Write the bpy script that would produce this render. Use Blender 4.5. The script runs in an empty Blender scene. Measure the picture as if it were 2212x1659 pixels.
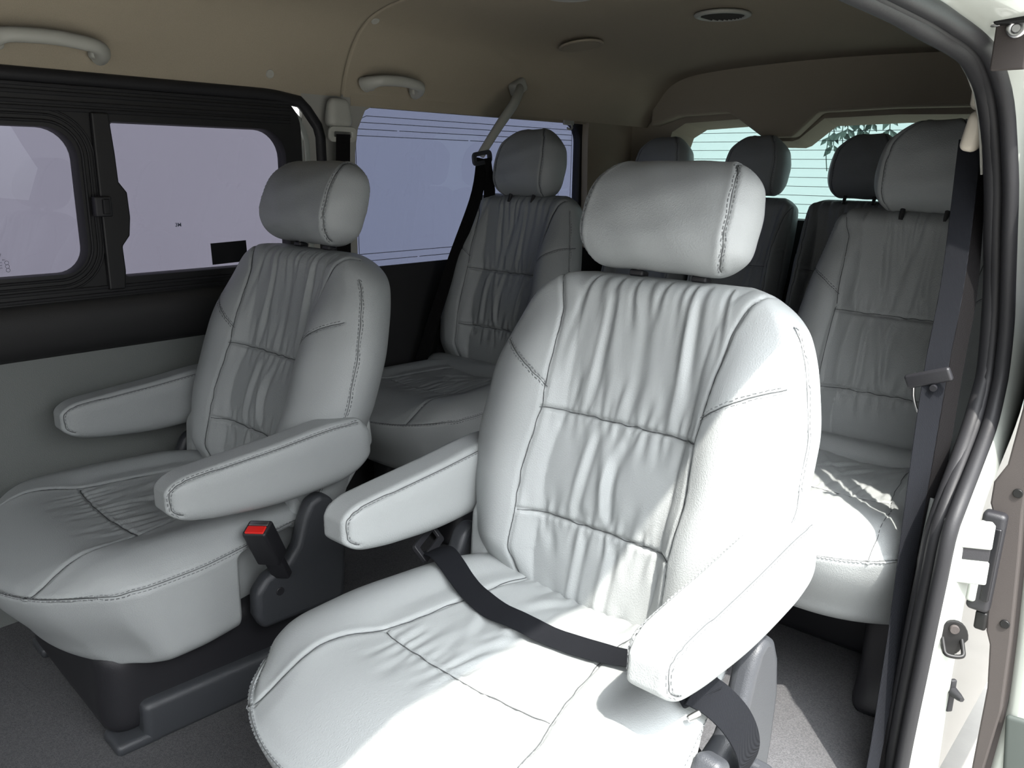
import bpy, math, random
import numpy as np
from mathutils import Vector, Matrix
from mathutils.bvhtree import BVHTree
random.seed(7); rng = np.random.default_rng(7)
S = bpy.context.scene; COL = S.collection
PI = math.pi

# ------------------------------------------------------------------ materials
def srgb(r, g, b):
    f = lambda c: (c/255/12.92) if c/255 <= .04045 else ((c/255+.055)/1.055)**2.4
    return (f(r), f(g), f(b), 1)
def material(name, col, rough=.5, metal=0, noise=0, nscale=40, bump=0, bscale=300, spec=.5, coat=0, kind='noise'):
    m = bpy.data.materials.new(name); m.use_nodes = True
    nt = m.node_tree; b = nt.nodes['Principled BSDF']
    b.inputs['Base Color'].default_value = col; b.inputs['Roughness'].default_value = rough
    b.inputs['Metallic'].default_value = metal; b.inputs['Specular IOR Level'].default_value = spec
    b.inputs['Coat Weight'].default_value = coat
    tc = nt.nodes.new('ShaderNodeTexCoord')
    if noise:
        n = nt.nodes.new('ShaderNodeTexNoise'); n.inputs['Scale'].default_value = nscale; n.inputs['Detail'].default_value = 4
        nt.links.new(tc.outputs['Object'], n.inputs['Vector'])
        mx = nt.nodes.new('ShaderNodeMix'); mx.data_type = 'RGBA'
        mx.inputs['A'].default_value = tuple(c*(1-noise) for c in col[:3])+(1,)
        mx.inputs['B'].default_value = tuple(min(1, c*(1+noise)) for c in col[:3])+(1,)
        nt.links.new(n.outputs['Fac'], mx.inputs['Factor']); nt.links.new(mx.outputs['Result'], b.inputs['Base Color'])
    if bump:
        if kind == 'voronoi':
            n2 = nt.nodes.new('ShaderNodeTexVoronoi'); out = 'Distance'
        elif kind == 'wave':
            n2 = nt.nodes.new('ShaderNodeTexWave'); out = 'Fac'; n2.inputs['Distortion'].default_value = .5
        else:
            n2 = nt.nodes.new('ShaderNodeTexNoise'); out = 'Fac'; n2.inputs['Detail'].default_value = 3
        n2.inputs['Scale'].default_value = bscale
        nt.links.new(tc.outputs['Object'], n2.inputs['Vector'])
        bp = nt.nodes.new('ShaderNodeBump'); bp.inputs['Strength'].default_value = bump; bp.inputs['Distance'].default_value = .002
        nt.links.new(n2.outputs[out], bp.inputs['Height']); nt.links.new(bp.outputs['Normal'], b.inputs['Normal'])
    return m
M = dict(
    leather=material('leather_light_grey', (.36, .378, .378, 1), .42, noise=.03, nscale=9, bump=.22, bscale=420, kind='voronoi', spec=.4),
    seam=material('seam_crease_shade', (.085, .09, .092, 1), .8),  # dark tone puts the shade of the leather creases into colour
    thread=material('stitch_thread', (.20, .21, .215, 1), .7),
    plastic=material('black_plastic', (.018, .018, .021, 1), .42, bump=.25, bscale=900),
    greyplastic=material('dark_grey_plastic', (.045, .048, .054, 1), .40, bump=.3, bscale=700),
    paneldark=material('charcoal_trim', (.022, .022, .023, 1), .55, bump=.3, bscale=800),
    frame=material('window_frame_black', (.010, .010, .011, 1), .5),
    panel=material('grey_door_panel', (.20, .212, .205, 1), .55, bump=.25, bscale=450, kind='voronoi'),
    pillar=material('beige_pillar_trim', (.40, .395, .355, 1), .6, bump=.15, bscale=500),
    liner=material('headliner_fabric', (.46, .405, .305, 1), .95, noise=.10, nscale=420, bump=.6, bscale=900, spec=.1),
    handle=material('beige_grey_plastic', (.50, .50, .44, 1), .45),
    cream=material('cream_plastic', (.72, .66, .55, 1), .45),
    carpet=material('grey_carpet', (.105, .105, .11, 1), .95, noise=.65, nscale=330, bump=1.0, bscale=500, spec=.1),
    rubber=material('black_rubber', (.020, .020, .022, 1), .52, bump=.1, bscale=300, spec=.3),
    rubbergrey=material('grey_seal', (.24, .235, .205, 1), .7, bump=.2, bscale=200),
    paint=material('white_car_paint', (.39, .415, .38, 1), .28, coat=.5),
    doortrim=material('warm_grey_door_trim', (.06, .053, .05, 1), .7, bump=.2, bscale=800, spec=.2),
    web=material('belt_webbing', (.013, .014, .017, 1), .8, spec=.08, bump=.5, bscale=260, kind='wave'),
    webdark=material('belt_webbing_black', (.008, .0075, .008, 1), .8, spec=.1, bump=.4, bscale=260, kind='wave'),
    metal=material('brushed_steel', (.55, .55, .55, 1), .3, metal=1),
    darkmetal=material('black_metal', (.010, .010, .010, 1), .42, spec=.3),
    red=material('red_plastic', (.75, .02, .015, 1), .35),
    grille=material('vent_grille', (.12, .115, .10, 1), .6),
    sticker=material('black_sticker', (.006, .006, .008, 1), .35),
    print=material('glass_print', (.10, .10, .14, 1), .6),
    line=material('heater_line', (.16, .18, .26, 1), .6),
    white=material('white_render_wall', (.60, .60, .60, 1), .9, noise=.03, nscale=2),
    rear=material('pale_green_wall', (.62, .74, .70, 1), .9, noise=.02, nscale=2),
    pave=material('concrete_pavement', (.30, .29, .275, 1), .9, noise=.12, nscale=12, bump=.3, bscale=60),
    darkblock=material('dark_grey_green', (.05, .06, .055, 1), .6),  # tone of the unidentified dark block on the door
    leaf=material('leaf_green', (.06, .10, .08, 1), .6),
    cloth=material('white_cloth', (.85, .87, .85, 1), .8),
)
def glass(name, col, gloss=.025):
    m = bpy.data.materials.new(name); m.use_nodes = True; nt = m.node_tree; nt.nodes.clear()
    o = nt.nodes.new('ShaderNodeOutputMaterial'); t = nt.nodes.new('ShaderNodeBsdfTransparent'); t.inputs[0].default_value = col
    g = nt.nodes.new('ShaderNodeBsdfGlossy'); g.inputs['Roughness'].default_value = .02; g.inputs['Color'].default_value = (.8, .8, .9, 1)
    mx = nt.nodes.new('ShaderNodeMixShader'); mx.inputs[0].default_value = gloss
    nt.links.new(t.outputs[0], mx.inputs[1]); nt.links.new(g.outputs[0], mx.inputs[2]); nt.links.new(mx.outputs[0], o.inputs[0])
    return m
M['tint_lavender'] = glass('tinted_glass_lavender', (.093, .090, .116, 1))
M['tint_blue'] = glass('tinted_glass_blue', (.065, .073, .110, 1))
M['tint_rear'] = glass('rear_glass', (.26, .31, .32, 1))

# ------------------------------------------------------------------ mesh helpers
def mesh_obj(name, V, F, mat, parent=None, smooth=True, loc=None, rot=None, sharp=None):
    me = bpy.data.meshes.new(name)
    V = np.asarray(V, dtype=np.float64)
    me.from_pydata(V.tolist(), [], [tuple(int(i) for i in f) for f in F]); me.validate(); me.update()
    for p in ([mat] if not isinstance(mat, (list, tuple)) else mat): me.materials.append(M[p] if isinstance(p, str) else p)
    if smooth:
        me.polygons.foreach_set('use_smooth', [True]*len(me.polygons))
        if sharp is not None: me.set_sharp_from_angle(angle=math.radians(sharp))
    o = bpy.data.objects.new(name, me); COL.objects.link(o)
    if parent: o.parent = parent
    if loc is not None: o.location = loc
    if rot is not None: o.rotation_euler = rot
    return o
def empty(name, loc=(0, 0, 0), rot=(0, 0, 0), **kw):
    o = bpy.data.objects.new(name, None); COL.objects.link(o); o.location = loc; o.rotation_euler = rot
    o.empty_display_size = .1
    return tag(o, **kw)
def tag(o, label=None, category=None, group=None, kind=None):
    for k, v in dict(label=label, category=category, group=group, kind=kind).items():
        if v: o[k] = v
    return o
def lattice_box(ax, ay, az):
    ax, ay, az = map(np.asarray, (ax, ay, az)); n = [len(ax)-1, len(ay)-1, len(az)-1]
    quads = []
    def face(fix, val, flip):
        a, b = [i for i in range(3) if i != fix]
        A, B = np.meshgrid(np.arange(n[a]), np.arange(n[b]), indexing='ij'); A = A.ravel(); B = B.ravel()
        Q = np.zeros((len(A), 4, 3), dtype=np.int64); Q[:, :, fix] = val
        for k, (da, db) in enumerate([(0, 0), (1, 0), (1, 1), (0, 1)]):
            Q[:, k, a] = A+da; Q[:, k, b] = B+db
        if flip: Q = Q[:, ::-1]
        quads.append(Q)
    face(0, 0, True); face(0, n[0], False); face(1, 0, False); face(1, n[1], True); face(2, 0, True); face(2, n[2], False)
    Q = np.concatenate(quads); key = Q[..., 0]*(n[1]+2)*(n[2]+2)+Q[..., 1]*(n[2]+2)+Q[..., 2]
    u, first, inv = np.unique(key.ravel(), return_index=True, return_inverse=True)
    idx = Q.reshape(-1, 3)[first]
    V = np.stack([ax[idx[:, 0]], ay[idx[:, 1]], az[idx[:, 2]]], 1)
    return V, inv.reshape(-1, 4)
def lin(a, b, step): return np.linspace(a, b, max(2, int(round((b-a)/step))+1))
def rbox_data(h, r, step):
    h = np.array(h, float); r = np.minimum(np.array(r, float), h*.999)
    st = step if isinstance(step, (tuple, list)) else (step,)*3
    P, F = lattice_box(lin(-h[0], h[0], st[0]), lin(-h[1], h[1], st[1]), lin(-h[2], h[2], st[2]))
    inner = np.clip(P, -(h-r), h-r); d = (P-inner)/r
    L = np.linalg.norm(d, axis=1, keepdims=True); L[L == 0] = 1; d = d/L
    return inner+d*r, d, F
def rbox(name, h, r, mat, parent=None, loc=(0, 0, 0), rot=None, step=None, fn=None):
    """solid box with rounded edges, half sizes h, edge radius r"""
    if not isinstance(r, (tuple, list)): r = (r,)*3
    if step is None:
        # non uniform: dense in rounding only
        ax = []
        for k in range(3):
            rr = min(r[k], h[k]*.999); a = np.linspace(0, rr, 5)
            ax.append(np.unique(np.round(np.concatenate([-h[k]+a, [0.], h[k]-a]), 7)))
        P, F = lattice_box(*ax); hh = np.array(h); R = np.minimum(np.array(r), hh*.999)
        inner = np.clip(P, -(hh-R), hh-R); d = (P-inner)/R; L = np.linalg.norm(d, axis=1, keepdims=True); L[L == 0] = 1
        V = inner+d/L*R
    else:
        V, _, F = rbox_data(h, r, step)
    if fn is not None: V = fn(V)
    return mesh_obj(name, V, F, mat, parent, loc=loc, rot=rot, sharp=50)
def normals(V, F):
    a, b, c, d = (V[F[:, i]] for i in range(4)); n = np.cross(c-a, d-b)
    N = np.zeros_like(V)
    for i in range(4): np.add.at(N, F[:, i], n)
    L = np.linalg.norm(N, axis=1, keepdims=True); L[L == 0] = 1
    return N/L
def polydist(V, P):
    P = np.asarray(P, float); best = np.full(len(V), 1e9)
    lo = P.min(0)-.03; hi = P.max(0)+.03
    m = np.all((V > lo) & (V < hi), axis=1); X = V[m]; bb = best[m]
    for a, b in zip(P[:-1], P[1:]):
        ab = b-a; t = np.clip(((X-a)@ab)/max(ab@ab, 1e-12), 0, 1)
        bb = np.minimum(bb, np.linalg.norm(X-(a+t[:, None]*ab), axis=1))
    best[m] = bb; return best
def smooth_path(P, n=60):
    P = np.asarray(P, float); m = len(P)
    t = np.zeros(m); t[1:] = np.cumsum(np.linalg.norm(np.diff(P, axis=0), axis=1)); t /= t[-1]
    # catmull-rom through points
    Pe = np.vstack([2*P[0]-P[1], P, 2*P[-1]-P[-2]]); out = []
    for u in np.linspace(0, 1, n):
        i = min(m-2, int(np.searchsorted(t, u, side='right')-1)); i = max(i, 0)
        w = (u-t[i])/(t[i+1]-t[i]+1e-12); p0, p1, p2, p3 = Pe[i], Pe[i+1], Pe[i+2], Pe[i+3]
        out.append(.5*((2*p1)+(-p0+p2)*w+(2*p0-5*p1+4*p2-p3)*w*w+(-p0+3*p1-3*p2+p3)*w**3))
    return np.array(out)
def bvh_of(V, F): return BVHTree.FromPolygons([tuple(v) for v in V.tolist()], [tuple(int(i) for i in f) for f in F])
def snap_ray(bvh, pts, dirn, back=1.0):
    out = []; d = Vector(dirn).normalized()
    for p in pts:
        h = bvh.ray_cast(Vector(p)-d*back, d)
        if h[0] is not None: out.append(np.array(h[0]))
    return np.array(out)
def snap_near(bvh, pts): return np.array([np.array(bvh.find_nearest(Vector(p))[0]) for p in pts])
def stitches(name, bvh, paths, mat, parent, ln=.0055, gap=.0035, w=.0011, lift=.0005, offs=(-.0045, .0045)):
    for P in paths:
        V = []; F = []
        P = np.asarray(P)
        for off in offs:
            seg = np.linalg.norm(np.diff(P, axis=0), axis=1); cum = np.concatenate([[0], np.cumsum(seg)]); tot = cum[-1]; s = .003
            while s+ln < tot:
                ab = []
                for q in (s, s+ln):
                    i = min(len(seg)-1, np.searchsorted(cum, q, side='right')-1); t = (q-cum[i])/max(seg[i], 1e-9)
                    p = P[i]*(1-t)+P[i+1]*t; tg = (P[i+1]-P[i])/max(seg[i], 1e-9)
                    h = bvh.find_nearest(Vector(p)); n = np.array(h[1]); sd = np.cross(tg, n)
                    h2 = bvh.find_nearest(Vector(p+sd*off)); n = np.array(h2[1])
                    ab.append((np.array(h2[0])+n*lift, n, sd))
                (a, n, sd), (b, n2, _) = ab; k = len(V)
                for c, nn in ((a, n), (b, n2)):
                    V += [c-sd*w-nn*.0006, c+sd*w-nn*.0006, c+nn*.0009]
                F += [(k, k+1, k+4, k+3), (k+1, k+2, k+5, k+4), (k+2, k, k+3, k+5), (k, k+2, k+1), (k+3, k+4, k+5)]
                s += ln+gap
        if V: mesh_obj(name, V, F, mat, parent, smooth=False)
def tube(name, P, r, mat, parent=None, n=12, flat=1.0, up=(0, 0, 1), closed=False, caps=True, rfun=None):
    P = np.asarray(P, float); V = []; F = []; m = len(P)
    for i in range(m):
        t = P[min(i+1, m-1)]-P[max(i-1, 0)]; t /= np.linalg.norm(t)+1e-12
        u = np.array(up, float); s = np.cross(t, u)
        if np.linalg.norm(s) < 1e-3: s = np.cross(t, [0, 1, 0])
        s /= np.linalg.norm(s); u2 = np.cross(s, t); rr = r*(rfun(i/(m-1)) if rfun else 1)
        for k in range(n):
            a = 2*PI*k/n; V.append(P[i]+s*math.cos(a)*rr+u2*math.sin(a)*rr*flat)
    for i in range(m-1):
        for k in range(n):
            a = i*n+k; b = i*n+(k+1) % n; F.append((a, b, b+n, a+n))
    if caps: F.append(tuple(range(n))[::-1]); F.append(tuple((m-1)*n+k for k in range(n)))
    return mesh_obj(name, V, F, mat, parent, sharp=60)
def ribbon(name, P, W, width, mat, parent=None, th=.0022, n=None):
    """flat strap along P; W = list of width directions"""
    P = np.asarray(P, float); W = np.asarray(W, float)
    if W.ndim == 1: W = np.tile(W, (len(P), 1))
    if n: 
        k = len(P); ti = np.linspace(0, 1, k); P2 = smooth_path(P, n)
        t = np.zeros(k); t[1:] = np.cumsum(np.linalg.norm(np.diff(P, axis=0), axis=1)); t /= t[-1]
        W = np.stack([np.interp(np.linspace(0, 1, n), t, W[:, j]) for j in range(3)], 1); P = P2
    m = len(P); V = []; F = []; prof = [(-1, 0), (-.96, 1), (-.5, 1), (0, 1), (.5, 1), (.96, 1), (1, 0), (.96, -1), (0, -1), (-.96, -1)]
    c = len(prof)
    for i in range(m):
        t = P[min(i+1, m-1)]-P[max(i-1, 0)]; t /= np.linalg.norm(t)
        w = W[i]-t*(W[i]@t); w /= np.linalg.norm(w); nn = np.cross(w, t)
        for a, b in prof: V.append(P[i]+w*a*width/2+nn*b*th/2)
    for i in range(m-1):
        for k in range(c):
            a = i*c+k; b = i*c+(k+1) % c; F.append((a, b, b+c, a+c))
    F.append(tuple(range(c))[::-1]); F.append(tuple((m-1)*c+k for k in range(c)))
    return mesh_obj(name, V, F, mat, parent, sharp=40)
def rrect(y0, y1, z0, z1, r, n=8):
    """rounded rectangle outline, r = 4 radii (bl, br, tr, tl)"""
    if not isinstance(r, (tuple, list)): r = (r,)*4
    cs = [(y0+r[0], z0+r[0], PI, r[0]), (y1-r[1], z0+r[1], 1.5*PI, r[1]), (y1-r[2], z1-r[2], 0, r[2]), (y0+r[3], z1-r[3], .5*PI, r[3])]
    return [(cy+rr*math.cos(a0+.5*PI*k/n), cz+rr*math.sin(a0+.5*PI*k/n)) for cy, cz, a0, rr in cs for k in range(n+1)]
def ring_data(outer, inner, d0, d1, bevel=.004):
    """plate with a hole; outlines in 2D with equal counts, d0 = front depth, d1 = back depth"""
    n = len(outer); V = []; F = []
    c = np.mean(inner, axis=0); inn2 = [tuple(np.array(p)+(np.array(p)-c)/np.linalg.norm(np.array(p)-c)*bevel) for p in inner]
    for L, d in ((outer, d1), (outer, d0), (inn2, d0), (inner, d0+(d1-d0)*.2), (inner, d1)):
        V += [(p[0], p[1], d) for p in L]
    for k in range(5):
        kk = (k+1) % 5
        for i in range(n):
            j = (i+1) % n; F.append((k*n+i, k*n+j, kk*n+j, kk*n+i))
    return V, F
def ring_x(name, outer, inner, x0, x1, mat, parent=None, bevel=.004):
    V, F = ring_data(outer, inner, x0, x1, bevel)
    return mesh_obj(name, [(v[2], v[0], v[1]) for v in V], F, mat, parent, sharp=35)
def prism(name, pts, a0, a1, axis, mat, parent=None, smooth=False):
    """polygon extruded along axis ('x': pts are (y,z); 'y': (x,z); 'z': (x,y))"""
    n = len(pts); V = []
    for a in (a0, a1):
        for p in pts: V.append({'x': (a, p[0], p[1]), 'y': (p[0], a, p[1]), 'z': (p[0], p[1], a)}[axis])
    F = [tuple(range(n)), tuple(range(n, 2*n))[::-1]]+[(i, i+n, (i+1) % n+n, (i+1) % n) for i in range(n)]
    me = mesh_obj(name, V, F, mat, parent, smooth=smooth, sharp=40 if smooth else None)
    import bmesh
    bm = bmesh.new(); bm.from_mesh(me.data); bmesh.ops.recalc_face_normals(bm, faces=bm.faces); bm.to_mesh(me.data); bm.free()
    return me
def bevel(o, w=.004, seg=3, ang=40):
    m = o.modifiers.new('bevel', 'BEVEL'); m.width = w; m.segments = seg; m.limit_method = 'ANGLE'; m.angle_limit = math.radians(ang)
    return o
def disc(name, r, th, mat, parent=None, loc=(0, 0, 0), rot=None, n=32, rounded=.3):
    prof = [(0, th/2), (r*(1-rounded*.4), th/2), (r*.985, th*.3), (r, 0), (r, -th/2), (0, -th/2)]
    V = []; F = []; m = len(prof)
    for i in range(n):
        a = 2*PI*i/n
        for (q, z) in prof: V.append((q*math.cos(a), q*math.sin(a), z))
    for i in range(n):
        j = (i+1) % n
        for k in range(m-1): F.append((i*m+k, i*m+k+1, j*m+k+1, j*m+k))
    return mesh_obj(name, V, F, mat, parent, loc=loc, rot=rot, sharp=40)
def torus(name, R, r, mat, parent=None, loc=(0, 0, 0), rot=None, n=40, m=10, flat=1):
    V = []; F = []
    for i in range(n):
        a = 2*PI*i/n
        for k in range(m):
            b = 2*PI*k/m; q = R+r*math.cos(b); V.append((q*math.cos(a), q*math.sin(a), r*math.sin(b)*flat))
    for i in range(n):
        for k in range(m):
            F.append((i*m+k, ((i+1) % n)*m+k, ((i+1) % n)*m+(k+1) % m, i*m+(k+1) % m))
    return mesh_obj(name, V, F, mat, parent, loc=loc, rot=rot)

def sstep(a, b, x): t = np.clip((x-a)/(b-a), 0, 1); return t*t*(3-2*t)
def sint(x, xs, ys):
    """smooth (cubic) table lookup"""
    xs = np.asarray(xs, float); ys = np.asarray(ys, float); d = np.diff(ys)/np.diff(xs)
    m = np.zeros(len(xs)); m[1:-1] = np.where(d[:-1]*d[1:] > 0, 2*d[:-1]*d[1:]/(d[:-1]+d[1:]+1e-12), 0); m[0] = d[0]; m[-1] = d[-1]
    x = np.clip(x, xs[0], xs[-1]); i = np.clip(np.searchsorted(xs, x, side='right')-1, 0, len(xs)-2)
    h = xs[i+1]-xs[i]; t = (x-xs[i])/h
    return (2*t**3-3*t**2+1)*ys[i]+(t**3-2*t**2+t)*h*m[i]+(-2*t**3+3*t**2)*ys[i+1]+(t**3-t**2)*h*m[i+1]
def gauss(x, s): return np.exp(-(x/s)**2)

# ------------------------------------------------------------------ seat upholstery
SEAM_X = ([0, .03, .10, .17, .26, .36, .47, .54, .585, .612, .64], [.125, .142, .158, .155, .160, .152, .158, .166, .184, .206, .23])
def gathers(X, Sv, s0, direction, length, n, amp, seed, xw, slant=0.0):
    """leather gathers fanning from the seam at s0 (direction +1 up, -1 down)"""
    r = np.random.default_rng(seed); D = np.zeros_like(X); q = (Sv-s0)*direction
    for k in range(n):
        x0 = -xw+2*xw*(k+.5+r.uniform(-.35, .35))/n; L = length*r.uniform(.35, 1.0); a = amp*r.uniform(.5, 1.25)
        sg = r.uniform(.0035, .0065); sl = slant+r.uniform(-.18, .18); curve = r.uniform(-.5, .5)
        xc = x0+sl*q+curve*q*q; wd = sg*(1+2.2*np.clip(q, 0, None)/max(length, .01))
        env = sstep(-.001, .006, q)*(1-sstep(L*.35, L, q))
        D -= a*gauss(X-xc, wd)*env
        D += .5*a*gauss(X-xc-wd*1.9, wd)*env
    return D
def backrest_mesh(L=.62, Wt=None, step=.0032, seed=1, long_folds=9, stitched=True, amp=1.0, half_depth=.062):
    h = (.30, half_depth, L/2); st = (step, .007, step)
    V, N, F = rbox_data(h, (.050, half_depth*.97, .050), st)
    V = V.copy(); V[:, 2] += L/2; V[:, 1] += half_depth
    s = V[:, 2].copy(); Wv = sint(s, np.array(Wt[0])*L/.62, Wt[1])
    # smooth width table
    Xn = V[:, 0]/.30; V[:, 0] = Xn*Wv
    # rear half a bit narrower at the shoulders
    rear = sstep(0, 2*half_depth, V[:, 1]); V[:, 0] *= 1-.12*rear
    front = sstep(.1, .9, -N[:, 1]); X = V[:, 0]; A = np.abs(Xn)
    sn = s/L
    env = sstep(.02, .18, sn)*(1-.80*sstep(.62, .97, sn))
    seamx = np.interp(s, np.array(SEAM_X[0])*L/.62, SEAM_X[1])
    out = np.clip((np.abs(X)-seamx*.80)/(Wv-seamx*.80+1e-6), 0, 1)
    bol = np.sin(np.clip(out, 0, 1)**.8*PI)**1.1
    V[:, 1] -= front*bol*.055*env
    V[:, 1] += front*(.012*gauss(X, .11)*sstep(.0, .25, sn)*(1-sstep(.8, 1, sn)))
    # slight S curve: lumbar forward, shoulders back then forward at the top
    V[:, 1] -= .016*gauss(s-.20, .13)
    V[:, 1] += .010*sstep(.35, .62, s)
    # puffed pillow sections between horizontal seams
    s1, s2 = .358*L/.62, .172*L/.62
    inp = 1-sstep(.80, 1.0, np.abs(X)/seamx)
    for a, b, hgt in ((0, s2, .008), (s2, s1, .010), (s1, L, .010)):
        t = np.clip((s-a)/(b-a), 0, 1); V[:, 1] -= front*inp*hgt*np.sin(PI*t)**.6*((s >= a) & (s < b))
    base = bvh_of(V, F)
    # seams
    seams = []; k = L/.62
    ss = np.linspace(.008*k, .612*k, 90)
    for sg in (-1, 1): seams.append((snap_ray(base, [(sg*np.interp(q, np.array(SEAM_X[0])*k, SEAM_X[1]), 0, q) for q in ss], (0, 1, 0)), .0050, .0030, False))
    for q0 in (s1, s2):
        xs = np.linspace(-.152, .152, 50); seams.append((snap_ray(base, [(x, 0, q0) for x in xs], (0, 1, 0)), .0055, .0030, False))
    for sg in (-1, 1):
        pa = [(sg*x, 0, y*k) for x, y in zip(np.linspace(.153, .272, 30), .395+.072*np.linspace(0, 1, 30)**.8)]
        seams.append((snap_ray(base, pa, (0, 1, 0)), .0032, .0028, 'one'))
    edge = []
    for sg in (-1, 1):
        pts = []
        for q in np.linspace(.03*k, .575*k, 90):
            w = np.interp(q, np.array(Wt[0])*k, Wt[1]); pts.append((sg*(w+.01), .010-.012*math.sin(PI*q/L), q))
        P = snap_near(base, pts); edge.append(P); seams.append((P, .0030, .0026, True))
    Nn = normals(V, F); disp = np.zeros(len(V))
    for P, dep, sg, _ in seams: disp -= dep*gauss(polydist(V, P), sg)
    # puff beside the seams
    for P, dep, sg, _ in seams[:4]: disp += .0006*gauss(polydist(V, P)-.010, .006)
    msk = front*inp
    g = np.zeros(len(V))
    g += gathers(X, s, s1, 1, .15*k, 15, .0030*amp, seed, .145)
    g += gathers(X, s, s1, -1, .11*k, 17, .0030*amp, seed+1, .145)
    g += gathers(X, s, s2, 1, .10*k, 15, .0030*amp, seed+2, .145)
    g += gathers(X, s, s2, -1, .10*k, 17, .0032*amp, seed+3, .145)
    g += gathers(X, s, .612*k, -1, .30*k, 10, .0042*amp, seed+4, .15, .05)
    g += gathers(X, s, .015*k, 1, .07*k, 9, .0022*amp, seed+5, .13)
    r = np.random.default_rng(seed+9)
    for i in range(long_folds):        # long soft folds running the height of a section
        x0 = r.uniform(-.12, .12); sl = r.uniform(-.25, .12); lo, hi = [(s1, .60*k), (s2, s1), (s2, s1), (.02, s2)][i % 4]
        xc = x0+sl*(s-lo); wd = r.uniform(.0055, .009)
        e = sstep(lo, lo+.03, s)*(1-sstep(hi-.04, hi, s)); a = r.uniform(.0025, .0042)*amp
        g += e*a*(gauss(X-xc, wd)-.8*gauss(X-xc-.014, wd))
    disp += msk*g
    # soft lumps on the bolsters
    disp += (1-msk)*front*.0012*(np.sin(s*31+X*17)+np.sin(s*53-X*29+1.3))*.5
    V = V+Nn*disp[:, None]
    paths = [(P, .0045) for P in edge]+[(seams[4][0], .004), (seams[5][0], .004)] if stitched else []
    return V, F, paths, [q[0] for q in seams]
W_CAPTAIN = ([0, .015, .04, .08, .14, .22, .30, .39, .48, .55, .585, .61, .62], [.18, .215, .242, .268, .290, .312, .330, .328, .308, .279, .248, .212, .186])
W_REAR = ([0, .02, .05, .10, .16, .24, .32, .40, .48, .55, .59, .61, .62], [.20, .235, .262, .280, .288, .290, .286, .274, .256, .238, .224, .208, .195])

def headrest_mesh(hw, hh, depth, Wt, step=.004, lean=.0, seam_at=.85):
    V, N, F = rbox_data((hw, depth/2, hh), (.032, depth/2*.95, hh*.62), (step, .007, step))
    V = V.copy(); t = (V[:, 2]+hh)/(2*hh); V[:, 0] *= sint(t, Wt[0], Wt[1])
    front = sstep(.2, .9, -N[:, 1]); V[:, 1] -= front*.010*(1-(V[:, 0]/hw)**2)
    V[:, 1] += .018*t-.010*np.sin(PI*t)
    V[:, 1] *= 1-.25*sstep(.55, 1, t)
    side = sstep(.55, 1, np.abs(N[:, 0])); V[:, 0] += np.sign(V[:, 0])*side*.002
    base = bvh_of(V, F); paths = []
    for sg in (-1, 1):
        pts = []
        for a in np.linspace(-.44*PI, 1.0*PI, 90):
            pts.append((sg*hw*seam_at*np.interp(.5+.5*math.sin(a), Wt[0], Wt[1]), -math.cos(a)*depth*.75, math.sin(a)*hh*1.1))
        paths.append(snap_near(base, pts))
    Nn = normals(V, F); disp = np.zeros(len(V))
    for P in paths: disp -= .0035*gauss(polydist(V, P), .0028)-.0010*gauss(polydist(V, P)-.009, .005)
    disp += .0006*(np.sin(V[:, 0]*70+V[:, 2]*50)+np.sin(V[:, 2]*90-V[:, 0]*31))
    return V+Nn*disp[:, None], F, paths, paths

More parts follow.
